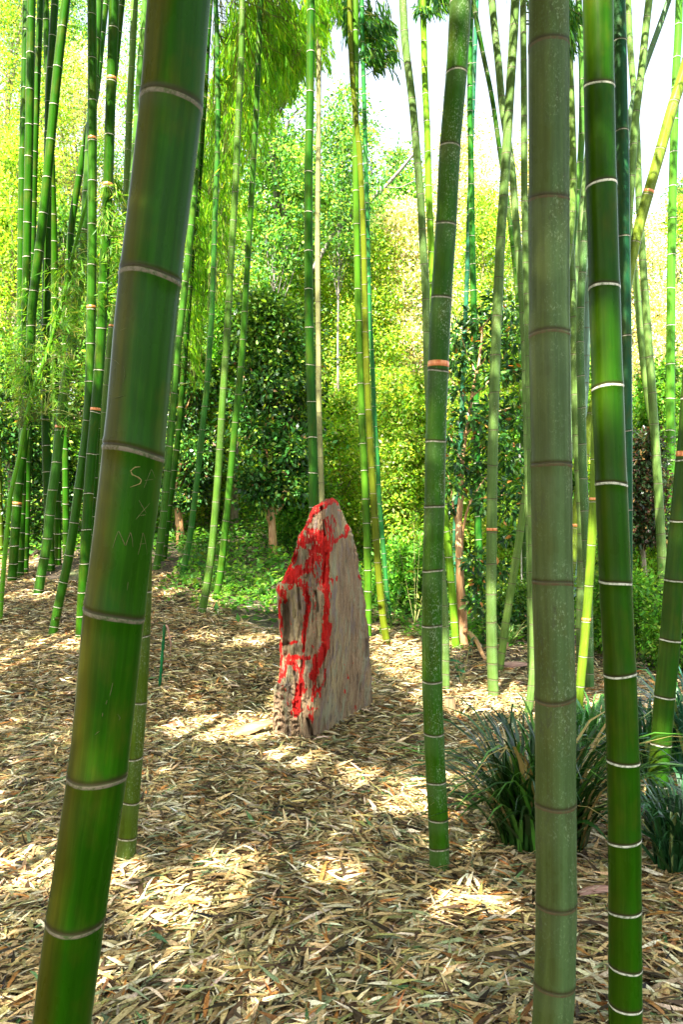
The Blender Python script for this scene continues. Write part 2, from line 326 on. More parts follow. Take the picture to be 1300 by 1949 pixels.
DK = (.014, .068, .0006); GR = (.013, .066, .002); OL = (.05, .085, .006); PA = (.10, .185, .04); GY = (.072, .12, .038)
TE = (.02, .125, .06); YE = (.24, .30, .02); ST = (.27, .27, .11)
CULMS = {}
def bamboo(key, pts, w_, label, tint=GR, lichen=0., ringw=.9, rings=None, bands=(), d=None, top=None, seg=None, crown=3000, lean=0., group='green bamboo culms of the grove', sp=4.2):
    """pts: photo pixels of the culm's middle from any end; w_: widths (top, bottom) in pixels"""
    pts = sorted(pts, key=lambda q: -q[1]); bx, by = pts[0]
    if d is None: d = hit(bx, by)
    d = float(d); wt, wb = w_
    py = np.array([q[1] for q in pts], float); px = np.array([q[0] for q in pts], float)
    yy = np.linspace(py[0], py[-1], 60); xx = np.interp(-yy, -py, px)
    for _ in range(4): xx[1:-1] = (xx[:-2]+2*xx[1:-1]+xx[2:])/4
    Z = HC-(yy-CY)/F*d; X = (xx-CX)/F*d
    g = float(terr(X[0], d))
    if d is not None and by < 1949 and Z[0] > g: pass
    ext = .12                                             # runs a little into the soil
    sx = (X[6]-X[0])/(Z[6]-Z[0]); zb = min(g, Z[0])-ext
    X = np.concatenate([[X[0]-sx*(Z[0]-zb)], X]); Z = np.concatenate([[zb], Z])
    ztop = max(top or (7.6+.30*d+random.uniform(-.6, 1.6)), Z[-1]+.25)
    s = np.clip((X[-1]-X[-9])/(Z[-1]-Z[-9]), -.5, .5)
    zz = np.linspace(Z[-1], ztop, 14)[1:]; t = (zz-Z[-1])
    X = np.concatenate([X, X[-1]+s*t*(1-.02*t)+.0*t]); Zt = np.concatenate([Z, zz])
    Yd = d+lean*(Zt-g)/3.0+.012*(Zt-g)*np.sin(Zt*.7+bx)
    if lean == 0: Yd = np.full(len(Zt), d)+.0*Zt
    axis = (Zt, X*(Yd/d if lean else 1), Yd)
    zpt = HC-(0-CY)/F*d
    def rad(z):
        a = min(max((z-g)/max(zpt-g, .1), 0), 1); r = .5*(wb+(wt-wb)*a)*d/F
        if z > zpt: r *= max(.25, 1-.75*(z-zpt)/max(ztop-zpt, .1))
        return r
    if rings: nodes = [HC-(y-CY)/F*d for y in rings]
    else:
        nodes = []; z = g+.05+.8*rad(g)*random.random(); k = 0
        while z < zpt:
            nodes.append(z); r2 = 2*rad(z); z += r2*min(sp, 1.5+.30*k)*random.uniform(.93, 1.07); k += 1
    nodes = sorted(z for z in nodes if z > zb+.02); dz = nodes[-1]-nodes[-2]
    while nodes[-1]+dz < ztop-.2: nodes.append(nodes[-1]+dz)
    while nodes[0]-g > .16 and rings: nodes.insert(0, nodes[0]-max(.8*(nodes[1]-nodes[0]), .06))
    nodes = [z for z in nodes if z > zb+.03]
    seg = seg or (64 if wb > 50 else 40 if wb > 30 else 20)
    V, Q, cyl, mk = culm_geo(axis, nodes, rad, seg)
    base = np.array([axis[1][0]+(axis[1][1]-axis[1][0])*.7, d, g])
    root = thing('bamboo', label, 'bamboo', base, group)
    me = mesh('culm', V-base, Q, M_BAM, {'cyl': ('FLOAT_VECTOR', cyl), 'mask': ('FLOAT_COLOR', mk)}, True)
    o = obj('culm', me, root); v = random.uniform(.88, 1.12)
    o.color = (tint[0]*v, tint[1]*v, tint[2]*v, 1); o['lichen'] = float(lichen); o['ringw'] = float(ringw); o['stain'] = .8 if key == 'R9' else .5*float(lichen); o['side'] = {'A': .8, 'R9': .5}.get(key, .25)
    def cen(z): return np.array([np.interp(z, axis[0], axis[1]), np.interp(z, axis[0], axis[2]), z])
    for y in bands:
        z = HC-(y-CY)/F*d; z = min(nodes, key=lambda q: abs(q-z)); r = rad(z)
        hgt = .46*r; za, zb2 = z+.36*r, z+.36*r+hgt
        P = np.array([cen(za-.002), cen(za), cen((za+zb2)/2), cen(zb2), cen(zb2+.002)])
        V, Q = tube(P, np.array([1.0, 1.03, 1.035, 1.03, 1.0])*r, max(seg//2*2, 16), False)
        obj('band', mesh('band', V-base, Q, M_BAND, smooth=True), root)
    CULMS[key] = dict(root=root, base=base, cen=cen, rad=rad, d=d, nodes=nodes, ztop=ztop, zpt=zpt)
    if crown: add_crown(key, crown if d < 6.5 else int(crown*.07))
    return root
def add_crown(key, n_leaves, zlo=None):
    c = CULMS[key]; lo = zlo or max(5.6, c['zpt']+.35); hi = c['ztop']; n_b = max(10, n_leaves//60)
    zs = lo+(hi-lo)*rng.random(n_b)**.8; S = np.array([c['cen'](min(z, hi)) for z in zs]); a = rng.random(n_b)*2*math.pi
    L = (.5+1.6*rng.random(n_b))*(1.15-.6*(zs-lo)/(hi-lo+.1))
    T = S+np.stack([np.cos(a)*L, np.sin(a)*L, .1*L-.15], -1)
    T[:, 2] = np.maximum(T[:, 2], HC+(T[:, 1]*.655+.25))
    k = 6; tips = np.repeat(T, k, 0)+rng.normal(0, .20, (n_b*k, 3)); tips[:, 2] = np.maximum(tips[:, 2], HC+.66*tips[:, 1]+.1)
    st = np.repeat(T, k, 0)*.75+np.repeat(S, k, 0)*.25
    m = keep(tips); tips = tips[m]; st = st[m]
    if len(tips) < 4: return
    dirs = unit(tips-np.repeat(S, k, 0)[m]); dirs[:, 2] -= .3
    g = Geo(); V, Q = fans(tips, dirs, 10, .17, .030)
    mm = keep(V.reshape(-1, 6, 3).mean(1)); V = V.reshape(-1, 6, 3)[mm].reshape(-1, 3); nl = len(V)//6
    b = np.arange(nl)[:, None]*6; Q = np.stack([b+np.array([[0, 1, 2, 3]]), b+np.array([[0, 3, 4, 5]])], 1).reshape(-1, 4)
    g.add(V, Q, np.repeat(palette(nl, BL_COL, BL_W), 6, 0))
    for s, t in zip(S, T):
        u = np.linspace(0, 1, 4)[:, None]; mid = (s+t)/2+np.array([0, 0, .15]); P = (1-u)**2*s+2*u*(1-u)*mid+u*u*t
        V, Q = tube(P, np.linspace(.007, .002, 4), 3, False); g.add(V, Q, (.16, .19, .04, 1))
    obj('foliage', g.build('foliage', M_BLEAF, False, c['base']), c['root'])
def region_foliage(key, boxes, n_tips, n_each=7, L=.13, W=.016, dd=(0, 1.2), cols=BL_COL, wts=BL_W, droop=.8, spread=.55, reach=2.0):
    """sprays of a culm: boxes are (px0, py0, px1, py1, weight) of where its twigs hang, dd the depth behind the culm"""
    c = CULMS[key]; B = np.array(boxes, float); i = rng.choice(len(B), n_tips, p=B[:, 4]/B[:, 4].sum()); B = B[i]
    px = B[:, 0]+(B[:, 2]-B[:, 0])*rng.random(n_tips); py = B[:, 1]+(B[:, 3]-B[:, 1])*rng.random(n_tips)
    d = c['d']+dd[0]+(dd[1]-dd[0])*rng.random(n_tips)
    T = np.stack([(px-CX)/F*d, d, HC-(py-CY)/F*d], -1)
    # clump the tips
    k = max(3, n_tips//7); ctr = T[:k]; j = rng.integers(0, k, n_tips); T = ctr[j]*.68+T*.32
    S = np.array([c['cen'](min(max(t[2]-.1+.2*random.random(), c['base'][2]+.3), c['ztop'])) for t in ctr])[j]
    ok = np.linalg.norm(T-S, axis=1) < reach; T, S = T[ok], S[ok]
    st = S*.12+ctr[j][ok]*.88
    dirs = unit(T-S); dirs[:, 2] -= .5
    g = Geo(); V, Q = fans(T, dirs, n_each, L, W, droop, spread); g.add(V, Q, np.repeat(palette(len(V)//6, cols, wts), 6, 0)); u = np.linspace(0, 1, 5)[:, None]
    for s, t in zip(st, T):
        mid = (s+t)/2+np.array([0, 0, .12*np.linalg.norm(t-s)]); V, Q = tube((1-u)**2*s+2*u*(1-u)*mid+u*u*t, np.linspace(.0028, .0008, 5), 3, False); g.add(V, Q, (.16, .19, .04, 1))
    for q in range(k):
        if not (j[ok] == q).any(): continue
        s = S[np.argmax(j[ok] == q)]; t = ctr[q]; mid = (s+t)/2+np.array([0, 0, .2*np.linalg.norm(t-s)])
        V, Q = tube((1-u)**2*s+2*u*(1-u)*mid+u*u*t, np.linspace(.006, .002, 5), 5, False); g.add(V, Q, (.16, .19, .04, 1))
    obj('foliage', g.build('foliage', M_BLEAF, False, c['base']), c['root'])

# ---- the big near culms
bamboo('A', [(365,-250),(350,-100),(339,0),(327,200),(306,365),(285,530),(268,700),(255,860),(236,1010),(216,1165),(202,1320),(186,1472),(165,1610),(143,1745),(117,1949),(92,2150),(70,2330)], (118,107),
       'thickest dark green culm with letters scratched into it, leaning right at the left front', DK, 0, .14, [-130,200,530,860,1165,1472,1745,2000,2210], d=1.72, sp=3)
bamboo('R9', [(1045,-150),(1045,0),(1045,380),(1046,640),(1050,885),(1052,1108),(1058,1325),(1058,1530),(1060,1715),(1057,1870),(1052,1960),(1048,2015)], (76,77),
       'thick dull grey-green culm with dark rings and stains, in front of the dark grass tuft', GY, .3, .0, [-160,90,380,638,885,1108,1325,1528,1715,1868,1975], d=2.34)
bamboo('R10', [(1137,-120),(1139,0),(1141,165),(1145,355),(1151,548),(1157,738),(1164,922),(1172,1107),(1181,1281),(1187,1448),(1190,1598),(1190,1730),(1191,1835),(1191,1962)], (56,62),
       'smooth deep green culm with bright white rings, second thick one from the right edge', DK, 0, 1.0, [-25,165,355,548,738,922,1107,1281,1448,1598,1730,1835,1908])
bamboo('D', [(880,-60),(877,0),(870,140),(856,280),(850,428),(840,568),(836,660),(832,761),(829,850),(828,960),(825,1035),(823,1110),(822,1295),(826,1395),(830,1485),(835,1557),(837,1652)], (41,38),
       'mottled green culm with a copper band at mid height, alone right of the red stone', (.022,.085,.003), .55, .4, [5,140,280,428,568,706,840,963,1085,1190,1295,1395,1487,1557,1612], bands=(700,))
bamboo('B2', [(325,0),(305,300),(275,550),(262,750),(268,900),(271,1050),(270,1150),(264,1300),(257,1400),(247,1520),(239,1632)], (34,36),
       'olive speckled culm whose foot shows behind the thick scratched one', OL, .35, .5, [1040,1125,1207,1335,1440,1524,1592])
bamboo('R25', [(1335,400),(1318,740),(1310,850),(1304,900),(1296,992),(1285,1103),(1277,1217),(1266,1324),(1259,1416),(1251,1500),(1246,1592)], (36,39),
       'green culm at the right edge leaning out of the frame, rising from dark grass', (.018,.075,.004), 0, .8, [640,760,877,992,1105,1218,1325,1416,1492,1555], bands=(872,))
# ---- left cluster
bamboo('L0', [(50,0),(42,300),(38,600),(44,900),(50,1059)], (14,13), 'dark culm half hidden behind its straight neighbour at the far left', GR)
bamboo('L1', [(59,0),(54,300),(48,600),(43,750),(42,900),(40,1000),(37,1096)], (16,14), 'straight mid green culm, leftmost of those reaching the top left corner', GR)
bamboo('L2', [(76,0),(65,300),(58,600),(54,800),(52,900),(50,1000),(47,1088)], (12,12), 'slim green culm just right of the leftmost straight one', GR)
bamboo('L3', [(86,0),(90,150),(97,300),(103,480),(105,740),(108,900),(109,1072)], (12,14), 'thin dark culm passing behind the crossing stems at the upper left', DK)
bamboo('L4', [(104,0),(92,185),(90,300),(88,530),(86,700),(87,854),(91,960),(95,1082)], (14,17), 'upright green culm with clear white rings between two leaning ones at the left', GR)
bamboo('L5', [(125,0),(113,92),(99,231),(93,300),(81,415),(67,531),(58,600),(58,669),(52,729),(45,854),(36,900),(22,1103)], (17,17), 'green culm sweeping down to the far left of the litter, copper band low down', GR, 0, .8, bands=(948,))
bamboo('L6', [(175,200),(160,460),(152,530),(138,600),(135,681),(122,738),(115,796),(110,849),(105,900),(96,953),(89,1036),(76,1100),(72,1128)], (18,18), 'dark green culm with a copper band low down, leaning right at the left', (.03,.11,.01), 0, .7, bands=(847,))
bamboo('L7', [(203,-20),(195,53),(190,104),(180,200),(161,265),(157,300),(148,346),(138,404),(131,473),(124,600),(122,750),(124,900),(125,1062)], (13,12), 'curving culm that crosses behind the straight one with a copper band, upper left', GR)
bamboo('L8', [(174,0),(175,120),(175,300),(175,450),(173,600),(170,740),(163,840),(153,900),(141,992),(132,1057),(118,1115),(99,1207)], (17,17), 'culm straight above and bent to the left below, sunlit near its foot', (.025,.10,.006), 0, .8, [28,112,192,269,345,427,505,590,655,727,800,870,930,995,1057,1108,1155], bands=(267,575))
bamboo('L9', [(216,0),(214,92),(209,208),(207,300),(203,392),(198,508),(194,600),(188,704),(181,785),(173,865),(170,900),(165,992),(159,1085),(155,1154),(152,1213)], (19,19), 'bright green culm with three copper bands beside the thick scratched one', GR, 0, .8, [54,156,258,358,450,540,625,705,785,864,940,1008,1072,1127,1172], bands=(153,354,780))
bamboo('L12', [(256,0),(245,231),(240,370),(235,460),(225,560),(211,623),(205,692),(198,760),(190,840),(186,900),(183,960),(178,1025),(172,1110)], (13,13), 'pale olive culm close to the left side of the thick scratched one', (.09,.17,.03), .2, .6, bands=(630,975))
bamboo('L14', [(277,0),(265,140),(257,290),(246,415),(242,520),(235,700),(215,850),(205,1000),(195,1140)], (13,13), 'green culm touching the left edge of the thick scratched one near the top', (.06,.17,.02), .1, .8)
bamboo('L15', [(-22,500),(-12,700),(-4,850),(-2,960),(2,1062)], (10,11), 'dark sliver of a culm cut by the left frame edge', OL)
bamboo('L16', [(232,0),(226,60),(216,160),(205,300),(198,420),(196,560),(190,700),(182,860),(176,1000),(166,1118)], (11,12), 'slim culm mostly hidden behind the bright one with three copper bands', DK)
bamboo('TH', [(165,380),(150,440),(134,500),(122,560),(111,600),(99,641),(78,704),(62,743),(46,808),(35,877),(25,911),(18,946),(12,1015),(5,1096),(-1,1180)], (6,9), 'young thin light green stem with leafy side twigs, leaning right at the far left', (.10,.30,.015), 0, .3, top=3.6, crown=0, sp=9)
# ---- mid left
bamboo('M1', [(392,0),(380,200),(371,350),(362,450),(350,560),(338,660),(330,761),(318,900),(310,992),(301,1062),(297,1080)], (12,14), 'culm emerging at the right edge of the thick scratched one, front of a close pair', (.04,.13,.012), 0, .5)
bamboo('M2', [(400,0),(388,200),(376,380),(364,500),(357,600),(349,708),(341,808),(331,900),(319,980),(311,1064)], (10,12), 'culm just right of and behind the pair member at the thick culm', GR, 0, .5)
bamboo('M3', [(410,0),(413,80),(415,200),(414,280),(410,380),(406,500),(403,600),(398,669),(395,727),(388,785),(382,842),(378,888),(369,958),(363,1015),(354,1062),(345,1098)], (9,12), 'thin culm with a pale peeling strip, left of the two long leaning ones', (.025,.11,.015), 0, .5)
bamboo('M4', [(461,0),(459,120),(452,240),(448,360),(440,480),(434,600),(425,738),(416,888),(409,981),(402,1062),(393,1119),(384,1166)], (11,15), 'long leaning culm, pale straw above and olive below, left of its green twin', (.05,.12,.012), .3, .4)
bamboo('M5', [(495,0),(492,100),(486,240),(480,340),(472,480),(465,600),(460,681),(452,761),(445,831),(439,900),(430,992),(423,1062),(418,1108),(411,1139)], (10,14), 'long leaning green culm, right one of the twin stems left of the stone', (.025,.095,.006), 0, .4)
# ---- centre
bamboo('C1', [(592,0),(591,104),(590,208),(587,300),(587,392),(587,485),(588,600),(590,680),(593,761),(595,831),(596,923),(598,1000),(600,1120),(601,1225)], (15,19), 'straight green culm rising right behind the tip of the red stone', (.016,.085,.005), 0, .9, [21,99,175,250,328,404,478,551,623,694,764,833,900,965,1030])
bamboo('C2', [(606,0),(607,138),(606,277),(604,438),(605,577),(606,669),(607,785),(611,900),(613,960),(617,1190)], (9,11), 'thin straw coloured culm right beside the one behind the stone', ST, .1, .2)
bamboo('C3', [(677,0),(677,138),(677,277),(678,392),(680,485),(682,600),(685,646),(687,738),(689,808),(694,900),(696,950),(699,1018),(700,1085),(701,1153),(700,1214)], (12,15), 'yellow green culm standing just right of the stone, sunlit in its lower half', (.05,.15,.008), 0, .9, [60,121,180,241,300,364,427,488,551,611,672,730,789,844,896,950,996,1042,1085,1126,1160,1188])
bamboo('C4', [(665,-30),(667,92),(672,180),(684,280),(690,392),(693,485),(695,600),(698,715),(703,808),(706,877),(711,946),(716,1035),(723,1119),(729,1187),(736,1222)], (9,14), 'olive brown culm with a torn dry sheath, middle of three right of the stone', (.085, .115, .006), 0, .5)
bamboo('C5', [(689,0),(690,92),(694,208),(696,300),(698,369),(701,485),(704,600),(708,669),(712,785),(719,877),(722,958),(729,1035),(736,1119),(741,1180)], (8,9), 'thin dark green culm, rightmost of three right of the stone', (.02,.14,.03), 0, .9)
bamboo('C6', [(766,-20),(771,92),(782,162),(789,231),(794,300),(801,369),(805,462),(811,554),(812,650),(818,800),(828,950),(838,1050),(846,1150),(849,1240),(849,1313)], (15,15), 'pale grey green culm leaning left that passes behind the mottled banded one', PA, .6, .3)
bamboo('C7', [(805,-10),(807,70),(809,162),(814,254),(816,369),(821,462),(826,600),(830,700),(835,800),(840,900),(846,980),(854,1040),(858,1102),(864,1153),(866,1204),(868,1229)], (12,15), 'culm lit bright lime in its lower part, right behind the mottled banded one', (.11,.25,.012), 0, .9, [80,130,180,232,290,355,420,480,540,600,665,730,790,850,905,960,1011,1060,1107,1149,1184,1212])
# ---- right
bamboo('R1', [(898,0),(895,92),(895,240),(897,300),(898,374),(899,466),(901,540),(903,600),(905,750),(908,860),(910,955),(911,1030),(911,1187)], (10,15), 'dark green culm standing in the glossy shrub', (.02,.14,.015), 0, .9)
bamboo('R2', [(897,300),(893,400),(889,540),(884,646),(880,766),(876,860),(868,960),(866,1050),(866,1150)], (8,10), 'thin bluish green culm left of the dark one in the glossy shrub', TE, 0, .8)
bamboo('R3', [(897,-20),(912,65),(923,120),(934,166),(943,222),(953,300),(965,370),(972,430),(979,490),(985,550),(993,700),(998,1000),(1000,1190)], (9,9), 'slender culm slanting down to the right across the sky gap', GR, .3, .5)
bamboo('R4', [(935,-20),(941,55),(949,111),(956,212),(966,260),(976,318),(980,392),(985,448),(991,521),(996,586),(1000,674),(1002,766),(1005,860),(1007,950),(1010,1100),(1012,1292)], (14,14), 'stained pale culm that slants behind the grey green one, upper right of centre', PA, .8, .15)
bamboo('R5', [(982,-20),(979,55),(974,129),(969,212),(964,295),(959,374),(953,457),(949,550),(946,609),(944,674),(941,748),(939,822),(938,886),(937,955),(936,1066),(935,1131),(936,1186),(937,1254),(939,1309),(940,1327)], (17,21), 'pale green culm with dark rings and one copper band, between mottled and thick grey culms', PA, .45, .12, [-30,50,132,215,295,375,455,531,603,677,748,819,886,950,1014,1074,1131,1184,1230,1262,1292], bands=(1012,))
bamboo('R7', [(1080,0),(1084,111),(1089,222),(1092,330),(1089,430),(1080,500),(1065,590),(1045,700),(1020,850),(1004,930),(995,974),(988,1038),(978,1094),(967,1158),(958,1226),(951,1276)], (14,15), 'olive culm whose lower part leans out to the left of the thick grey one', (.10,.18,.03), .3, .15)
bamboo('R8', [(996,-10),(997,92),(998,185),(998,295),(999,392),(1001,485),(1003,540),(1006,650),(1010,800),(1012,950),(1015,1150),(1017,1270),(1013,1320),(1005,1362)], (12,16), 'pale culm hugging the left side of the thick grey one, with a bent foot', PA, .4, .2)
bamboo('R14', [(1101,-20),(1105,55),(1109,130),(1109,220),(1106,309),(1100,370),(1093,429),(1086,520),(1070,700),(1050,950),(1035,1215)], (12,13), 'narrow green culm seen between the two thick ones near the top', (.05,.15,.02), .2, .4)
bamboo('R15', [(1135,100),(1126,250),(1112,383),(1101,472),(1095,549),(1090,628),(1088,700),(1085,800),(1078,950),(1072,1190)], (16,17), 'heavily speckled culm between the two thick ones at mid height', (.12,.22,.06), 1.0, .2)
bamboo('R16', [(1062,0),(1075,300),(1084,450),(1092,600),(1096,700),(1098,818),(1102,890),(1108,974),(1110,1037),(1107,1100),(1106,1180),(1107,1262)], (16,18), 'pale grey culm right of the thick grey one, bulging at a ring low down', PA, .7, .15)
bamboo('R17', [(1130,250),(1118,400),(1109,520),(1105,600),(1105,653),(1106,714),(1108,772),(1109,870),(1114,980),(1120,1100),(1123,1312)], (13,17), 'dark speckled culm just left of the smooth deep green one', (.05,.12,.03), .9, .4)
bamboo('R18', [(1128,300),(1122,500),(1119,600),(1118,650),(1117,702),(1114,757),(1111,800),(1106,900),(1098,1000),(1090,1170)], (12,12), 'bluish pale culm hugging the left edge of the smooth deep green one', (.13,.22,.16), .3, .15)
bamboo('R19', [(1325,50),(1304,138),(1283,194),(1256,295),(1233,374),(1208,466),(1192,558),(1165,665),(1128,780),(1108,895),(1096,1003),(1086,1090),(1073,1240)], (21,18), 'strongly leaning yellow green culm with copper bands, crossing behind the smooth deep green one', (.14,.21,.015), .45, .35, [60,110,195,285,372,462,560,640,720,788,866,938,1006,1070,1130,1185], bands=(367,1003))
bamboo('R21', [(1150,0),(1147,300),(1138,700),(1133,870),(1131,947),(1128,1010),(1126,1055),(1122,1114),(1117,1177),(1111,1248),(1105,1304),(1101,1346),(1099,1396)], (16,17), 'glossy yellow green culm with two copper bands left of the smooth deep green foot', (.12,.21,.012), .1, .8, [500,600,700,790,875,955,1037,1115,1184,1249,1306,1350], bands=(950,1180))
bamboo('R11', [(1177,-20),(1180,75),(1182,166),(1184,258),(1186,300),(1187,448),(1189,540),(1191,637),(1192,800),(1193,950),(1193,1300)], (26,22), 'dark teal culm directly behind the smooth deep green one', (.01,.07,.025), 0, .5, [80,250,450,640,820,970,1100,1200])
bamboo('R12', [(1178,450),(1185,600),(1193,780),(1200,930),(1204,1000),(1207,1080),(1210,1126)], (12,14), 'thin green culm with white rings showing right of the smooth deep green one', (.03,.16,.05), 0, 1)
bamboo('U1', [(1196,-20),(1200,92),(1205,148),(1211,210),(1215,295),(1217,392),(1222,457),(1227,540),(1236,661),(1245,792),(1255,950),(1262,1085),(1264,1165)], (11,18), 'long pale grey green culm curving down toward the right edge culm', PA, .4, .25)
bamboo('U2', [(1240,-30),(1232,37),(1225,103),(1221,148),(1213,203),(1208,240),(1205,307),(1202,355),(1196,430),(1188,540),(1180,700),(1177,1000),(1176,1240)], (14,16), 'pale culm against the bright sky that leans left behind the dark teal one', PA, .3, .3)
bamboo('U3', [(1278,-12),(1268,18),(1252,65),(1240,92),(1235,111),(1220,150),(1203,195),(1196,240),(1190,300),(1187,500),(1188,800),(1192,1230)], (11,12), 'thin slanting culm crossing another high against the sky at the right', (.09,.18,.08), .2, .3)
bamboo('U4', [(1294,-10),(1292,74),(1287,138),(1284,258),(1282,318),(1281,392),(1279,485),(1278,577),(1277,700),(1277,909),(1274,955),(1272,1011),(1270,1120)], (14,18), 'upright green culm with white rings near the right edge', (.05,.19,.015), 0, .9)
bamboo('U5', [(1184,0),(1188,300),(1195,400),(1203,470),(1213,549),(1223,674),(1235,770),(1252,850),(1263,920),(1266,1000),(1268,1110)], (13,13), 'pale thin culm running close beside the long curving grey green one', PA, .3, .2)
# ---- unseen culms added beside and behind the camera to shade the foreground
for i, (x, y, wd) in enumerate([(-1.9,-.3,60),(-2.9,.6,50),(-3.8,1.9,40),(-2.2,2.6,45),(-3.3,3.4,34),(-4.6,.2,40),(-4.8,3.4,30),(-3.2,-1.6,60),(-1.2,-2.2,60),(.4,-1.7,60),(-5.6,1.8,30),(-4.4,4.9,26),(-3.7,5.9,26),(-5.3,5.4,24),(-3.3,-3.5,60),(-1.0,-4.2,60),(-4.7,-2.7,60),(-2.5,-5.2,60),(-5.8,-1.2,50),(1.3,-3.3,60),(.4,-5.0,60),(1.9,-.9,60),(-6.3,4.2,25),(2.6,1.4,60),(-.2,-3.2,60),(-2.1,-3.6,60)]):
    yy = max(y, 2.0); dd = yy
    g = float(terr(x, y)); px = CX+x/dd*F; py = CY-(g-HC)/dd*F
    bamboo('S%d' % i, [(px, py), (px+random.uniform(-6, 6)*20/dd, py-900), (px+random.uniform(-8, 8)*20/dd, py-1600)], (.095*F/dd, .1*F/dd),
           'unseen green culm added for shade, standing outside the picture on the camera side', GR, .2, .6, d=dd, top=11.5, crown=0, group='added shade culms outside the picture')
    r = CULMS['S%d' % i]['root']; r.location.y += y-dd
    c = CULMS['S%d' % i]; c['base'] = c['base']+np.array([0, y-dd, 0]); f0 = c['cen']; c['cen'] = (lambda z, f0=f0, s=y-dd: f0(z)+np.array([0, s, 0]))
    add_crown('S%d' % i, 9000, 4.6)

# ------------------------------------------------------------------ writing scratched into the thick culm
def carve():
    c = CULMS['A']
    S = [([(266,889),(256,890),(248,897),(251,904),(262,909),(268,914),(266,921),(247,928)], 2.2, 1), ([(273,929),(280,910),(287,893),(292,905),(295,918)], 1.3, 1), ([(274,915),(294,912)], 1.2, 1),
         ([(263,952),(270,965),(278,979)], 1.5, 1), ([(285,957),(270,974),(258,989)], 1.5, 1), ([(266,982),(276,980)], 1.3, 1),
         ([(214,1044),(219,1026),(225,1010),(232,1026),(238,1040),(243,1026),(248,1013),(251,1028),(252,1042)], 1.5, 1),
         ([(262,1056),(267,1034),(271,1013),(276,1032),(279,1055)], 1.0, 1), ([(264,1036),(276,1035)], .9, 1),
         ([(213,683),(221,688),(228,695)], 1.3, 1), ([(235,697),(238,712),(234,730)], 1., 1), ([(218,759),(237,753)], 1.3, 1), ([(228,630),(240,625)], 1, 1),
         ([(243,1108),(242,1117),(241,1124)], 1.2, 1), ([(203,1333),(201,1341)], 1.6, 1), ([(195,1357),(194,1364)], 1.6, 1), ([(223,1360),(228,1367),(225,1371)], 1.4, 1), ([(188,1392),(180,1399)], 1.3, 1), ([(214,1300),(210,1318),(208,1325)], 1.3, 1)]
    groups = {}
    ids = [1, 2, 2, 3, 3, 3, 4, 5, 5]+list(range(6, 60)); S = [(a_, b_, ids[i_]) for i_, (a_, b_, c_) in enumerate(S)]
    for pts, hw, _ in S:
        P = []
        for px, py in pts:
            z = HC-(py-CY)/F*c['d']; ctr = c['cen'](z); r = c['rad'](z)*1.0
            for _k in range(4):
                x = (px-CX)/F*(ctr[1]-math.sqrt(max(r*r-(0)**2, 0))*.0)
            # meet the sight line with the round surface
            lo, hi = c['d']-r*1.2, c['d']
            best = None
            for d in np.linspace(lo, hi, 80):
                q = at(px, py, d); cc = c['cen'](q[2])
                if math.hypot(q[0]-cc[0], q[1]-cc[1]) <= c['rad'](q[2])*.992: best = q; break
            if best is not None: P.append(best)
        if len(P) < 2: continue
        P = np.array(P); t = np.linspace(0, len(P)-1, len(P)*4); Pi = np.stack([np.interp(t, np.arange(len(P)), P[:, k]) for k in range(3)], -1)
        cc = np.array([c['cen'](q[2]) for q in Pi]); rr = np.array([c['rad'](q[2]) for q in Pi]); v = Pi-cc; v[:, 2] = 0; Pi = cc+unit(v)*(rr*1.0)[:, None]; Pi[:, 2] = cc[:, 2]
        rad = hw*.0011*np.sin(np.linspace(.35, 2.9, len(Pi)))**.6*(.7+.5*rng.random(len(Pi)))
        V, Q = tube(Pi, rad*.62, 5); groups.setdefault(_ , Geo()).add(V, Q)
    for k_, g in groups.items(): obj('scratched_letter' if k_ <= 5 else 'scratch', g.build('scratch', M_CARVE if k_ == 1 else M_CARVE2, True, c['base']), c['root'])
carve()

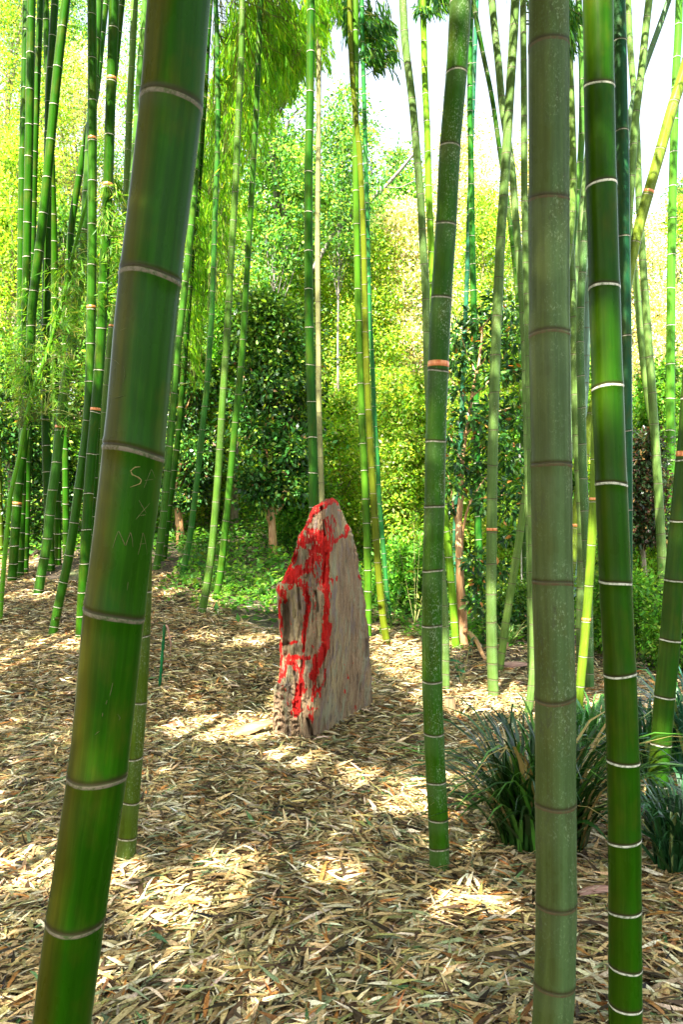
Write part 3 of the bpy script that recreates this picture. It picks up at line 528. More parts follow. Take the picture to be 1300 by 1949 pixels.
# ------------------------------------------------------------------ the standing stone
LE = [(951,607),(957,601),(964,594),(979,589),(992,584),(1009,576),(1020,567),(1038,564),(1060,557),(1084,546),(1105,538),(1113,527),(1121,524),(1141,527),(1178,530),(1235,533),(1272,532),(1294,530),(1307,522),(1346,520),(1383,519),(1407,521),(1427,522),(1470,524)]
RE = [(947,641),(955,645),(968,649),(988,657),(1001,664),(1020,672),(1038,677),(1057,681),(1077,682),(1097,686),(1116,690),(1142,694),(1169,697),(1208,702),(1235,703),(1272,706),(1309,708),(1354,710),(1470,713)]
RG = [(947,626),(1000,622),(1040,626),(1100,630),(1180,628),(1240,622),(1300,612),(1360,604),(1400,596),(1430,588),(1470,586)]      # front ridge
TOP = 949
PAINT = [([(597,972),(603,962),(612,955),(625,954),(641,951)], 7, 1), ([(600,960),(594,975),(588,990),(580,1006)], 6, .9), ([(574,1015),(566,1040),(558,1062),(548,1085)], 7, .75), ([(640,951),(648,972)], 5, .7),
  ([(618,962),(606,972),(598,978)], 5, 1), ([(585,1012),(598,1014)], 7, 1), ([(603,1020),(614,1024),(618,1045)], 12, 1.25), ([(602,1044),(622,1046)], 9, 1.3), ([(575,1032),(590,1026)], 8, 1.05), ([(568,1030),(578,1040)], 6, .8),
  ([(590,1050),(600,1062)], 7, 1), ([(598,1060),(588,1072),(584,1085)], 8, 1.1), ([(606,1060),(614,1078)], 6, .95), ([(546,1100),(556,1094),(568,1088)], 10, 1.35), ([(560,1092),(590,1086)], 6, .9), ([(540,1104),(575,1110)], 7, 1),
  ([(528,1120),(540,1130),(538,1144)], 8, .8), ([(550,1118),(575,1110),(580,1125)], 6, .85), ([(634,1032),(646,1023),(657,1018)], 3.2, 1.1), ([(656,1022),(661,1010),(662,1001)], 4, 1.2), ([(622,1040),(640,1030)], 4, 1.),
  ([(622,990),(628,1010),(622,1035)], 7, .85), ([(626,1000),(632,1030),(626,1060)], 4, .8), ([(622,1050),(620,1100),(623,1140),(618,1190),(619,1215)], 6.5, 1.2), ([(622,1190),(618,1230),(608,1256),(600,1272),(597,1290)], 8, 1.3), ([(597,1285),(600,1312),(596,1334)], 4, 1), ([(606,1250),(599,1262)], 8, 1.2),
  ([(618,1275),(617,1295),(611,1312),(609,1328)], 2.4, 1.1), ([(596,1312),(608,1317)], 4, 1.1), ([(590,1352),(604,1350)], 3, .8), ([(598,1350),(594,1378)], 3, .7), ([(586,1345),(592,1372)], 3, .6),
  ([(582,1112),(586,1150),(580,1200),(577,1240)], 4.2, 1.05), ([(580,1130),(584,1150)], 6, .9), ([(578,1250),(576,1280),(571,1300),(567,1320)], 5, 1.05), ([(574,1300),(566,1330),(562,1358)], 8, 1.25), ([(575,1318),(582,1312)], 5, .9), ([(560,1358),(574,1352)], 4, 1.),
  ([(531,1150),(534,1195),(535,1250),(533,1290)], 3, .95), ([(537,1200),(533,1235)], 4, .8), ([(546,1229),(556,1224),(566,1222)], 3, 1.1), ([(546,1254),(565,1252),(588,1252)], 4.2, 1.25), ([(548,1262),(560,1262),(562,1275)], 6, 1), ([(546,1264),(540,1282),(531,1296)], 6, .95),
  ([(562,1265),(568,1278)], 5, .9), ([(630,1100),(636,1120)], 3, .5), ([(641,1098),(642,1104)], 3, .8), ([(590,1070),(605,1100),(612,1120)], 9, .55), ([(560,1100),(585,1120)], 9, .5), ([(590,1120),(600,1150),(596,1200)], 8, .42), ([(545,1200),(560,1180)], 6, .35),
  ([(634,985),(640,1000)], 6, .6), ([(684,1098),(689,1112)], 3, .7), ([(675,1345),(673,1366)], 3.4, .85), ([(678,1296),(674,1330)], 3.5, .5), ([(661,1284),(663,1292)], 2.4, .75), ([(655,1265),(672,1262)], 5, .45), ([(640,1272),(645,1280)], 5, .42), ([(656,1315),(658,1322)], 2.4, .6),
  ([(522,1320),(545,1340),(556,1350)], 9, .45), ([(540,1310),(556,1330)], 8, .5), ([(600,1230),(590,1240)], 5, .5), ([(520,1400),(540,1420),(570,1428)], 8, .42), ([(664,1170),(668,1200)], 4, .3)]
def seg_dist(X, Y, pts):
    D = np.full(X.shape, 1e9)
    for (x0, y0), (x1, y1) in zip(pts[:-1], pts[1:]):
        dx, dy = x1-x0, y1-y0; t = np.clip(((X-x0)*dx+(Y-y0)*dy)/(dx*dx+dy*dy+1e-9), 0, 1)
        D = np.minimum(D, np.hypot(X-x0-t*dx, Y-y0-t*dy))
    return D
def stone():
    nr, nc, nb = 300, 230, 46
    ys = np.linspace(TOP, 1470, nr); cs = np.linspace(0, 1, nc)
    le = np.interp(ys, *zip(*LE)); re = np.interp(ys, *zip(*RE)); rg = np.interp(ys, *zip(*RG))
    tt = (ys-TOP)/(1430-TOP)
    # the top row slopes: left shoulder a little lower
    c0 = .44; PX = np.zeros((nr, nc)); PY = np.repeat(ys[:, None], nc, 1); DD = np.zeros((nr, nc))
    dl = 5.42-.0*tt; dr = 5.33+.0*tt; db = 5.33+.30+.72*np.clip(tt, 0, 1)
    for k, c in enumerate(cs):
        if c < c0: u = c/c0; PX[:, k] = le+(rg-le)*u; DD[:, k] = dl+(dr-dl)*u+.05*(1-u)**4
        else: u = (c-c0)/(1-c0); PX[:, k] = rg+(re-rg)*u; DD[:, k] = dr+(db-dr)*u**1.05
    Dp = np.pad(DD, ((0, 0), (12, 12)), mode='edge'); DD = .45*DD+.55*np.stack([Dp[:, q:q+nc] for q in range(25)]).mean(0)
    base_d = DD.copy()
    # relief: vertical strata, cracks, notches
    X = PX; Y = PY; R = np.zeros((nr, nc))
    for i in range(nr):
        for k in range(nc):
            x, y = X[i, k], Y[i, k]; s = k/nc
            a = mnoise.noise((x*.055, y*.010, 1.3)); b = mnoise.noise((x*.16+3, y*.022, 4.1)); c_ = mnoise.noise((x*.42, y*.06, 7.7)); e = mnoise.noise((x*.9, y*.22, 9.7))
            left = 1.0 if k/nc < c0 else .62
            R[i, k] = left*(.042*a+.024*b+.015*c_+.008*e)
            if y > 1300 and x < 568: R[i, k] += .030*mnoise.noise((x*.11, y*.11, 2.2))+.020*mnoise.noise((x*.28, y*.28, 5.2))
    crack = [([(612,965),(617,990),(619,1020)], 2.6, .05), ([(601,1128),(604,1145),(606,1165)], 2.2, .05), ([(620,1055),(618,1080),(617,1110)], 2.2, .035), ([(543,1150),(546,1185),(545,1228)], 6.5, .085), ([(560,1240),(556,1250)], 7, .03), ([(547,1232),(545,1250)], 5, .06),
             ([(585,1370),(592,1398),(600,1428)], 2.6, .07), ([(560,1280),(564,1300),(565,1318)], 2., .04), ([(575,1260),(576,1300),(572,1325)], 3, .035), ([(564,1062),(566,1078)], 5, .05), ([(597,985),(595,1010)], 4, .035), ([(606,1290),(607,1310)], 1.8, .03), ([(620,1285),(617,1310)], 1.6, .03),
             ([(583,1100),(584,1150),(578,1240)], 2.5, .03), ([(568,1120),(570,1160)], 2.5, .04), ([(695,1205),(698,1250)], 4, .03), ([(570,985),(588,1000)], 3, .02), ([(640,1240),(641,1330)], 1.5, .012), ([(668,1180),(670,1290)], 1.5, .012), ([(585,1130),(588,1150)], 3, .03)]
    for pts, hw, dep in crack: R -= dep*np.exp(-(seg_dist(X, Y, pts)/hw)**2)
    # knob at the left shoulder
    R += .05*np.exp(-(((X-534)/14)**2+((Y-1128)/22)**2))
    edge = np.minimum(1, np.minimum(cs/.03, (1-cs)/.02))[None]
    ej = np.array([mnoise.noise((0.2, y*.05, 3.1))*2.6+mnoise.noise((4.2, y*.17, 1.1))*1.5 for y in ys])[:, None]; X = X+ej*np.clip((cs-.8)/.2, 0, 1)[None]+.8*np.roll(ej, 37, 0)*np.clip((.1-cs)/.1, 0, 1)[None]
    DDr = DD-R*edge
    # round the top over
    topf = np.clip(1-(Y-TOP)/10, 0, 1)
    P = np.stack([(X-CX)/F*base_d-0*X, DDr+.10*topf**2, HC-(Y-CY)/F*base_d], -1)
    jag = np.array([6*mnoise.noise((float(c*9), 0.3, 0)) for c in cs])
    shape = np.interp(cs, [0, .18, .42, .62, .75, 1], [8, 4.0, 4.5, 2.0, -1.5, 6])+jag*.35
    P[:, :, 2] -= ((shape[None])/F*5.4)*np.clip(1-(Y-TOP)/26, 0, 1)
    # paint
    W = np.zeros((nr, nc)); nz = np.zeros((nr, nc)); n2 = np.zeros((nr, nc))
    for i in range(nr):
        for k in range(nc):
            nz[i, k] = mnoise.noise((X[i, k]*.35, Y[i, k]*.10, 3.3))+.6*mnoise.noise((X[i, k]*.8, Y[i, k]*.3, 8.3)); n2[i, k] = mnoise.noise((X[i, k]*.12, Y[i, k]*.04, 5.3))
    wx = X+3*n2; wy = Y+6*nz*.3
    for pts, hw, s in PAINT: W = np.maximum(W, s*np.clip(1.55-seg_dist(wx, wy, pts)/hw, 0, 1))
    face = (cs < .62)[None]*1.0
    W = W+.16*face*np.clip(1-np.abs(Y-1080)/140, 0, 1)
    M = sstep(.50, .82, W*(.92+.30*nz)+.42*nz)
    hi = sstep(.05, .3, -R/.05)
    # back faces
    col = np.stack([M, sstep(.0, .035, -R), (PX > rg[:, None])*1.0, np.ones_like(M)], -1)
    bx = np.linspace(0, 1, nb)[1:-1]; PB = np.zeros((nr, nb-2, 3)); A = P[:, -1]; Bp = P[:, 0]
    backd = np.array([5.75+.45*t for t in np.clip(tt, 0, 1)]); bl = le+14
    BL = np.stack([(bl-CX)/F*backd*.98+.02, backd, HC-(ys-CY)/F*5.42], -1)
    for q, u in enumerate(bx):
        if u < .5: PB[:, q] = A+(BL-A)*(u*2)
        else: PB[:, q] = BL+(Bp-BL)*(u*2-1)
        PB[:, q, 2] = P[:, 0, 2]*.5+A[:, 2]*.5 if False else (A[:, 2]*(1-u)+Bp[:, 2]*u)
        PB[:, q, 1] += .02*np.sin(ys*.03+q)
    ALL = np.concatenate([P, PB], 1); nt_ = nc+nb-2; colB = np.zeros((nr, nb-2, 4)); colB[..., 2] = 1; colB[..., 3] = 1
    COL = np.concatenate([col, colB], 1)
    i = np.arange(nr-1)[:, None]*nt_; j = np.arange(nt_)[None]; k = (j+1) % nt_
    Q = np.stack([i+j, i+nt_+j, i+nt_+k, i+k], -1).reshape(-1, 4)
    V = ALL.reshape(-1, 3); cols = COL.reshape(-1, 4)
    # cap
    ring = ALL[0]; ctr = ring.mean(0); ctr[2] = ring[:, 2].max()-.01; nv = len(V); mids = (ring+ctr)/2; mids[:, 2] += .01
    V = np.vstack([V, mids, ctr[None]]); cols = np.vstack([cols, np.tile([.8, 0, 0, 1], (nt_+1, 1))])
    qc = [[j, (j+1) % nt_, nv+(j+1) % nt_, nv+j] for j in range(nt_)]+[[nv+j, nv+j+1, nv+(j+2) % nt_, nv+nt_] for j in range(0, nt_-1, 2)]
    Q = np.vstack([Q, qc])
    m, n, p, o = newmat('painted_stone')
    tc = N(n, 'ShaderNodeTexCoord'); at_ = N(n, 'ShaderNodeAttribute', attribute_name='col'); sep = N(n, 'ShaderNodeSeparateColor'); n.links.new(at_.outputs[0], sep.inputs[0])
    def noi(s, sc, det=6, r=.65):
        mp = N(n, 'ShaderNodeMapping'); mp.inputs['Scale'].default_value = sc; n.links.new(tc.outputs['Object'], mp.inputs[0])
        q = N(n, 'ShaderNodeTexNoise'); q.inputs['Scale'].default_value = s; q.inputs['Detail'].default_value = det; q.inputs['Roughness'].default_value = r; n.links.new(mp.outputs[0], q.inputs[0]); return q.outputs[0]
    big = noi(6, (1, 1, .25)); str1 = noi(26, (1, 1, .2), 9, .75); str2 = noi(60, (1, 1, .3), 8, .75); gr = noi(90, (1, 1, 1), 9, .8)
    c = mixc(n, (.11, .062, .033), (.33, .225, .125), ramp(n, mathn(n, 'ADD', mathn(n, 'MULTIPLY', str1, .6), mathn(n, 'MULTIPLY', gr, .4)), .38, .6))
    c = mixc(n, c, (.34, .27, .13), ramp(n, big, .49, .60, 0, .8))
    c = mixc(n, c, (.19, .14, .125), ramp(n, noi(11, (1, 1, .3)), .53, .62, 0, .85))
    c = mixc(n, c, (.24, .25, .15), ramp(n, noi(13, (1, 1, .3)), .53, .62, 0, .7))
    c = mixc(n, c, (.38, .29, .19), ramp(n, mathn(n, 'ADD', mathn(n, 'MULTIPLY', str2, .5), mathn(n, 'MULTIPLY', noi(45, (1, 1, .5)), .5)), .53, .66, 0, .7))
    c = mixc(n, c, (.07, .055, .045), ramp(n, noi(34, (1, 1, .16), 9, .75), .55, .63, 0, .85))
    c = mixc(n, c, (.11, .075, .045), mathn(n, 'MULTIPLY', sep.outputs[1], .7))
    red = mixc(n, (.16, .002, .002), (.56, .002, .0015), ramp(n, mathn(n, 'ADD', mathn(n, 'MULTIPLY', gr, .5), mathn(n, 'MULTIPLY', big, .5)), .38, .6))
    edge_ = mathn(n, 'ADD', sep.outputs[0], mathn(n, 'MULTIPLY', mathn(n, 'SUBTRACT', str2, .5), 1.5))
    c = mixc(n, c, red, ramp(n, edge_, .38, .70, 0, .95))
    n.links.new(c, p.inputs['Base Color']); p.inputs['Roughness'].default_value = .7; p.inputs['Specular IOR Level'].default_value = .15
    b = N(n, 'ShaderNodeBump'); b.inputs['Strength'].default_value = 1.; b.inputs['Distance'].default_value = .02
    n.links.new(mathn(n, 'ADD', mathn(n, 'ADD', str1, mathn(n, 'MULTIPLY', str2, .6)), mathn(n, 'MULTIPLY', gr, .35)), b.inputs['Height']); n.links.new(b.outputs[0], p.inputs['Normal'])
    org = np.array([-.12, 5.7, float(terr(-.12, 5.7))])
    me = mesh('standing_stone', V-org, Q, m, {'col': ('FLOAT_COLOR', cols)}, True)
    tag(obj('standing_stone', me, None, org), 'tall pointed standing stone splashed with red paint, rising from the dry leaves', 'stone')
stone()

# ------------------------------------------------------------------ dry bamboo leaf litter
def litter():
    Ps = []
    def band(y0, y1, dens):
        a = (y1-y0)*2*(.47*(y0+y1)/2+.5); n_ = int(a*dens)
        y = y0+(y1-y0)*rng.random(n_); x = (2*rng.random(n_)-1)*(.47*y+.5); Ps.append(np.stack([x, y], -1))
    for y0, y1, dn in [(1.7, 3, 7400), (3, 4, 6800), (4, 5.5, 5600), (5.5, 7.5, 4000), (7.5, 9.5, 2400), (9.5, 12.5, 1700)]: band(y0, y1, dn)
    feet = [(c['base'][0], c['base'][1], c['rad'](c['base'][2])) for c in CULMS.values() if 2 < c['base'][1] < 9.5]
    for fx, fy, fr in feet:
        a = rng.random(90)*6.283; q = fr*1.05+.09*rng.random(90)**1.5; Ps.append(np.stack([fx+np.cos(a)*q, fy+np.sin(a)*q], -1))
    SB = [(-.455, 5.40), (-.22, 5.30), (.27, 6.35), (.30, 6.5)]
    t = rng.random(3200)*3; i_ = t.astype(int); f_ = (t-i_)[:, None]; SBa = np.array(SB); Ps.append(SBa[i_]*(1-f_)+SBa[i_+1]*f_+np.array([.02, -.05])+rng.normal(0, .06, (3200, 2)))
    P2 = np.concatenate(Ps); x, y = P2.T; n_ = len(x)
    k = np.ones(n_, bool); right = (x > .9) & (y > 7.6); k &= ~(right & (rng.random(n_) < .6)); 
    lim = 9.5+.8*np.sin(x*2)+.75*np.clip(-x-1.2, 0, 4); k &= (y < lim) | (rng.random(n_) < .12)
    x, y = x[k], y[k]; n_ = len(x)
    lay = rng.random(n_)
    z = terr(x, y)+.004+.028*lay
    mound = .030*np.exp(-(seg_dist(x, y, SB)/.09)**2)
    for fx, fy, fr in feet: mound += .012*np.exp(-((np.hypot(x-fx, y-fy)-fr)/.05)**2)
    z += mound*(.3+.7*lay)
    flow = .55*np.sin(x*1.7+y*.9)+.35*np.cos(y*2.3-x); yaw = flow+rng.normal(0, .75, n_)+math.pi*(rng.random(n_) < .5)
    yaw = np.where(rng.random(n_) < .3, rng.random(n_)*2*math.pi, yaw)
    pitch = rng.normal(0, .17, n_); D = np.stack([np.cos(yaw), np.sin(yaw), pitch], -1)
    nn = rng.normal(0, .33, (n_, 3)); nn[:, 2] += 1
    L = (.05+.13*rng.random(n_)**1.2)*(1.12-.02*y); W = L*(.07+.06*rng.random(n_)); small = rng.random(n_) < .22; L = np.where(small, L*.4, L)
    P = np.stack([x, y, z], -1)-unit(D)*L[:, None]*.5; P[:, 2] = np.maximum(P[:, 2], terr(P[:, 0], P[:, 1])+.002)
    Du = unit(D); S = unit(np.cross(Du, nn)); N2 = np.cross(S, Du)
    # lanceolate, bent lengthwise: 8 vertices, 3 quads
    bend = (rng.normal(0, .055, n_)*L)[:, None]; tw = rng.normal(0, .32, n_)[:, None]
    Lc, Wc = L[:, None], W[:, None]
    def ring(t, wf, b, s): c = P+Du*Lc*t+N2*bend*b; sv = S+N2*tw*s; return c-sv*Wc*wf, c+sv*Wc*wf
    a0, a1 = ring(0, .05, 0, 0); b0, b1 = ring(.28, .5, .8, .2); c0, c1 = ring(.62, .42, 1, .6); d0, d1 = ring(1, .03, 0, 1)
    V = np.stack([a0, a1, b1, b0, c1, c0, d1, d0], 1).reshape(-1, 3); b = np.arange(n_)[:, None]*8
    Q = np.stack([b+np.array([[0, 1, 2, 3]]), b+np.array([[3, 2, 4, 5]]), b+np.array([[5, 4, 6, 7]])], 1).reshape(-1, 4)
    col = palette(n_, [(.55, .41, .19), (.68, .57, .36), (.42, .29, .12), (.36, .16, .04), (.30, .26, .09), (.22, .25, .12), (.06, .036, .016), (.09, .18, .06)], [4, 3.6, 3.2, 1.3, 2.6, 1.2, 3, .25], .34)
    tag(obj('leaf_litter', mesh('leaf_litter', V, Q, M_DRY, {'col': ('FLOAT_COLOR', np.repeat(col, 8, 0))})), kind='stuff')
litter()

def twigs():
    g = Geo()
    for _ in range(420):
        y = 2+7.5*random.random()**.8; x = random.uniform(-1, 1)*(.47*y+.3); a = random.random()*6.28; L = random.uniform(.08, .34); t = np.linspace(-.5, .5, 5)
        P = np.stack([x+np.cos(a)*L*t+.02*np.sin(t*5), y+np.sin(a)*L*t, 0*t], -1); P[:, 2] = terr(P[:, 0], P[:, 1])+.026+.014*random.random()+.03*random.random()*t
        r = random.uniform(.0012, .0028); V, Q = tube(P, np.linspace(r, r*.5, 5), 4); c = random.choice([(.22, .15, .07, 1), (.12, .08, .04, 1), (.34, .27, .14, 1), (.16, .2, .06, 1)]); g.add(V, Q, c)
    tag(obj('fallen_twigs', g.build('fallen_twigs', M_DRY, False)), kind='stuff')
twigs()

# ------------------------------------------------------------------ green ground cover
def cover():
    n_ = 60000; y = 8.6+11*rng.random(n_)**1.15; x = (2*rng.random(n_)-1)*(.5*y+1.5)
    edge = np.where(x < .1, 9.9+.55*np.sin(x*2.1)+.15*x, 9.2+.5*np.sin(x*3)); edge = np.where(x < -2.3, 12.2, edge)
    f = sstep(-.7, .9, y-edge); k = rng.random(n_) < f; x, y = x[k], y[k]; n_ = len(x)
    hgt = (.12+.16*rng.random(n_))*sstep(-.6, 2, y-np.where(x < .1, 9.9, 9.2))+.03
    P = np.stack([x, y, terr(x, y)+hgt*rng.random(n_)**.6], -1)
    D = rng.normal(0, 1, (n_, 3)); D[:, 2] = D[:, 2]*.4+.1; nn = rng.normal(0, .5, (n_, 3)); nn[:, 2] += 1
    L = .06+.07*rng.random(n_); V, Q = leaves4(P, D, nn, L, L*.48)
    col = palette(n_, [(.06, .19, .025), (.10, .26, .03), (.035, .12, .02), (.19, .29, .05)], [4, 3, 3, 1], .2)
    tag(obj('ground_cover', mesh('ground_cover', V, Q, M_TLEAF, {'col': ('FLOAT_COLOR', np.repeat(col, 4, 0))})), kind='stuff')
    # seedlings pushing through the litter left of the stone and between the far culms
    Vs = []; cs = []
    for _ in range(190):
        if random.random() < .7: px, py = random.gauss(440, 55), random.gauss(1118, 26)
        else: px, py = random.uniform(700, 1010), random.uniform(1160, 1215)
        d = hit(px, py); q = at(px, py, d); m_ = 16; P = q+rng.normal(0, .035, (m_, 3)); P[:, 2] = q[2]+.01+.07*rng.random(m_)
        D = rng.normal(0, 1, (m_, 3)); D[:, 2] = .3; nn = rng.normal(0, .3, (m_, 3)); nn[:, 2] += 1
        V, Q = leaves4(P, D, nn, .03+.03*rng.random(m_), .014+.01*rng.random(m_)); Vs.append(V)
    V = np.concatenate(Vs); Q = np.arange(len(V)).reshape(-1, 4); col = palette(len(Q), [(.10, .28, .03), (.16, .32, .05)], [1, 1])
    tag(obj('seedlings', mesh('seedlings', V, Q, M_TLEAF, {'col': ('FLOAT_COLOR', np.repeat(col, 4, 0))})), kind='stuff')
cover()

# ------------------------------------------------------------------ grass tufts
def tuft(px, py, r, h, n_, label, cols=None, d=None, wts=(4, 3, 2, .7), wd=.019):
    d = d or hit(px, py); x0 = (px-CX)/F*d; base = np.array([x0, d, float(terr(x0, d))]); S = 7
    a = rng.random(n_)*2*math.pi; rr = r*.38*np.sqrt(rng.random(n_)); o_ = np.stack([np.cos(a)*rr, np.sin(a)*rr, 0*a], -1)
    az_ = a+rng.normal(0, .7, n_); out_ = (.25+.95*rng.random(n_))*r; hh = h*(.45+.6*rng.random(n_)); dr = rng.random(n_)**1.6*.75
    t = np.linspace(0, 1, S)[None, :]; X = out_[:, None]*(t**1.5)*1.05
    Zc = hh[:, None]*(np.sin(t*math.pi*(.5+.28*dr[:, None])))/(1); wd_ = (wd*(.65+.6*rng.random(n_)))[:, None]*np.clip(1.05-t**2.4, .04, 1)
    C_ = np.stack([o_[:, 0:1]+np.cos(az_)[:, None]*X, o_[:, 1:2]+np.sin(az_)[:, None]*X, Zc], -1)
    side = np.stack([-np.sin(az_), np.cos(az_), .25*rng.normal(0, 1, n_)], -1)[:, None]*wd_[..., None]*.5
    V = np.stack([C_-side, C_+side], 2).reshape(n_, S*2, 3); i = np.arange(n_)[:, None]*S*2
    Q = np.stack([i+np.array([[2*k, 2*k+1, 2*k+3, 2*k+2]]) for k in range(S-1)], 1).reshape(-1, 4)
    col = palette(n_, cols or [(.008, .036, .003), (.014, .055, .006), (.05, .15, .015), (.26, .19, .06)], wts)
    me = mesh('grass_tuft', V.reshape(-1, 3), Q, M_GRASS, {'col': ('FLOAT_COLOR', np.repeat(col, S*2, 0))})
    return tag(obj('grass_tuft', me, None, base), label, 'grass tuft', 'dark grass tufts at the lower right')
tuft(1030, 1600, .54, .60, 400, 'large dark strap-leaved grass tuft behind the thick grey-green culm')
tuft(1300, 1650, .28, .38, 190, 'dark bluish grass tuft at the right frame edge, in front of the leaning edge culm', [(.010, .045, .010), (.022, .085, .025), (.02, .08, .012), (.22, .26, .08)])
tuft(1232, 1470, .26, .45, 180, 'bluish grass tuft between the deep green culm and the edge culm', [(.010, .045, .010), (.022, .085, .025), (.02, .08, .012), (.22, .26, .08)])
tuft(1330, 1470, .40, .60, 260, 'grass tuft cut by the right frame edge behind the edge culm', [(.02, .09, .045), (.04, .15, .09), (.05, .2, .03), (.22, .26, .08)])
tuft(1130, 1420, .25, .34, 160, 'small bright grass tuft behind the big dark one, beside the banded yellow green foot', [(.04, .16, .03), (.09, .24, .05), (.05, .2, .03), (.5, .48, .25)])
tuft(965, 1225, .22, .22, 90, 'low pale grass tuft near the foot of the leaning olive culm', [(.10, .2, .05), (.2, .28, .08), (.1, .22, .03), (.4, .36, .15)])

# ------------------------------------------------------------------ small things on the ground
def sheath(px, py, L, W, yaw, label, mat, curl=.6, tilt=.12, lift=.0, name='dry_sheath', group='fallen bamboo sheaths'):
    d = hit(px, py); x0 = (px-CX)/F*d; base = np.array([x0, d, float(terr(x0, d))+lift])
    ns, nw = 26, 13; t = np.linspace(0, 1, ns); w_ = W*np.interp(t, [0, .1, .5, .9, 1], [.55, .95, 1, .45, .05])
    u = np.linspace(-1, 1, nw); T, U = np.meshgrid(t, u, indexing='ij'); ang = U*curl*1.5*(1+.4*np.sin(T*4))
    Rr = w_[:, None]/(2*np.sin(curl*1.5)+1e-6) if False else w_[:, None]*.5/curl/1.2
    x = (T-.5)*L; y_ = Rr*np.sin(ang)+.015*np.sin(T*5); z = Rr*(1-np.cos(ang))*-1+Rr*(1-math.cos(curl*1.5))+tilt*L*(T)+.03*L*np.sin(T*3.1)+.002*np.sin(U*26)
    c_, s_ = math.cos(yaw), math.sin(yaw); V = np.stack([x*c_-y_*s_, x*s_+y_*c_, z], -1)
    Vb = V.copy(); Vb[..., 2] -= .003; i = np.arange(ns-1)[:, None]*nw+np.arange(nw-1)[None]
    Q = np.stack([i, i+1, i+nw+1, i+nw], -1).reshape(-1, 4); nV = ns*nw; Q2 = Q[:, ::-1]+nV
    e = []
    for a in range(ns-1): e += [[a*nw, (a+1)*nw, (a+1)*nw+nV, a*nw+nV], [a*nw+nw-1, a*nw+nw-1+nV, (a+1)*nw+nw-1+nV, (a+1)*nw+nw-1]]
    me = mesh(name, np.concatenate([V.reshape(-1, 3), Vb.reshape(-1, 3)]), np.vstack([Q, Q2, e]), mat, smooth=True)
    return tag(obj(name, me, None, base), label, 'sheath', group)
sheath(485, 1396, .32, .10, .35, 'large curled tan sheath lying against the left foot of the red stone', M_SHEATH, .75, .22, .03)
sheath(985, 1268, .34, .09, .05, 'pinkish sheath lying flat between the pale banded culm and the thick grey one', M_SHEATH2, .8, .02, .03)
sheath(960, 1235, .16, .08, 1.1, 'small orange sheath leaning on the foot of the slanting olive culm', M_SHEATH, .6, .4, .02)
sheath(1150, 1700, .22, .035, .2, 'flat brown strip of sheath on the litter under the dark grass', M_SHEATH2, .5, .05, .03)
def stump():
    d = hit(857, 1350); x0 = (857-CX)/F*d; g_ = float(terr(x0, d)); r = .043
    root = thing('bamboo_stump', 'short cut bamboo stump, tan and cracked, behind the foot of the mottled banded culm', 'stump', (x0, d, g_))
    P = np.array([(.012, 0, -.05), (.006, 0, .0), (0, 0, .06), (-.004, 0, .115)]); V, Q = tube(P, [r*.95, r, r*1.02, r*.98], 20, False); o = obj('wall', mesh('wall', V, Q, M_STUMP, smooth=True), root)
    V, Q = tube(np.array([(-.004, 0, .1151), (0, 0, .06), (.002, 0, .02)]), [r*.80, r*.8, r*.8], 20, False); obj('hollow', mesh('hollow', V, Q[:, ::-1], M_DARKTWIG, smooth=True), root)
    th = np.arange(20)*2*math.pi/20; a = np.stack([np.cos(th)*r*.98-.004, np.sin(th)*r*.98, 0*th+.1155], -1); b = np.stack([np.cos(th)*r*.8-.004, np.sin(th)*r*.8, 0*th+.1155], -1)
    j = np.arange(20); k = (j+1) % 20; obj('rim', mesh('rim', np.vstack([a, b]), np.stack([j, k, k+20, j+20], -1), M_SHEATH), root)
stump()
def shoot():
    d = hit(303, 1302); x0 = (303-CX)/F*d; g_ = float(terr(x0, d)); s = d/F
    root = thing('bamboo_shoot', 'thin dark green cut stem standing upright in the litter left of the stone', 'young shoot', (x0, d, g_))
    P = np.array([(-1, 0, -6), (0, 0, 0), (3, 0, 30), (6, 0, 70), (10, 0, 118)], float)*s; P = np.array([np.array([np.interp(t, range(5), P[:, k]) for k in range(3)]) for t in np.linspace(0, 4, 21)])
    R = np.full(21, 2.6*s); R[[4, 7, 10, 13, 16, 19]] *= 1.3; V, Q = tube(P, R, 10); o = mesh('stem', V, Q, M_BAM, {'cyl': ('FLOAT_VECTOR', V), 'mask': ('FLOAT_COLOR', np.tile([0, 0, 0, 1], (len(V), 1)))}, True)
    o = obj('stem', o, root); o.color = (.01, .10, .03, 1); o['lichen'] = 0.; o['ringw'] = .5
    Q_ = np.array([(12, 0, 118), (16, 0, 112), (20, 0, 90), (22, 0, 84), (20, 0, 60)], float)*s; V, Q = tube(Q_, [2.2*s, 2*s, 1.4*s, 1.2*s, .4*s], 6); obj('dry_leaf', mesh('dry_leaf', V, Q, M_SHEATH2, smooth=True), root)
shoot()
def stick(p0, p1, r, label, mat=M_DARKTWIG, bend=.04, name='fallen_stick', cat='stick'):
    a = at(*p0, hit(*p0)); b = at(*p1, hit(*p1)); t = np.linspace(0, 1, 9)[:, None]; P = a+(b-a)*t
    P[:, 2] = np.array([float(terr(q[0], q[1])) for q in P])+.035+r; P[:, 0] += bend*np.sin(t[:, 0]*5); V, Q = tube(P, np.linspace(r, r*.6, 9), 8)
    return tag(obj(name, mesh(name, V-P[0], Q, mat, smooth=True), None, P[0]), label, cat)
stick((428, 1100), (523, 1134), .010, 'thin dark fallen stick on the litter left of the stone shoulder')
stick((893, 1212), (926, 1262), .030, 'orange barked fallen branch slanting down from the foot of the forked shrub', M_ORBARK, .01)
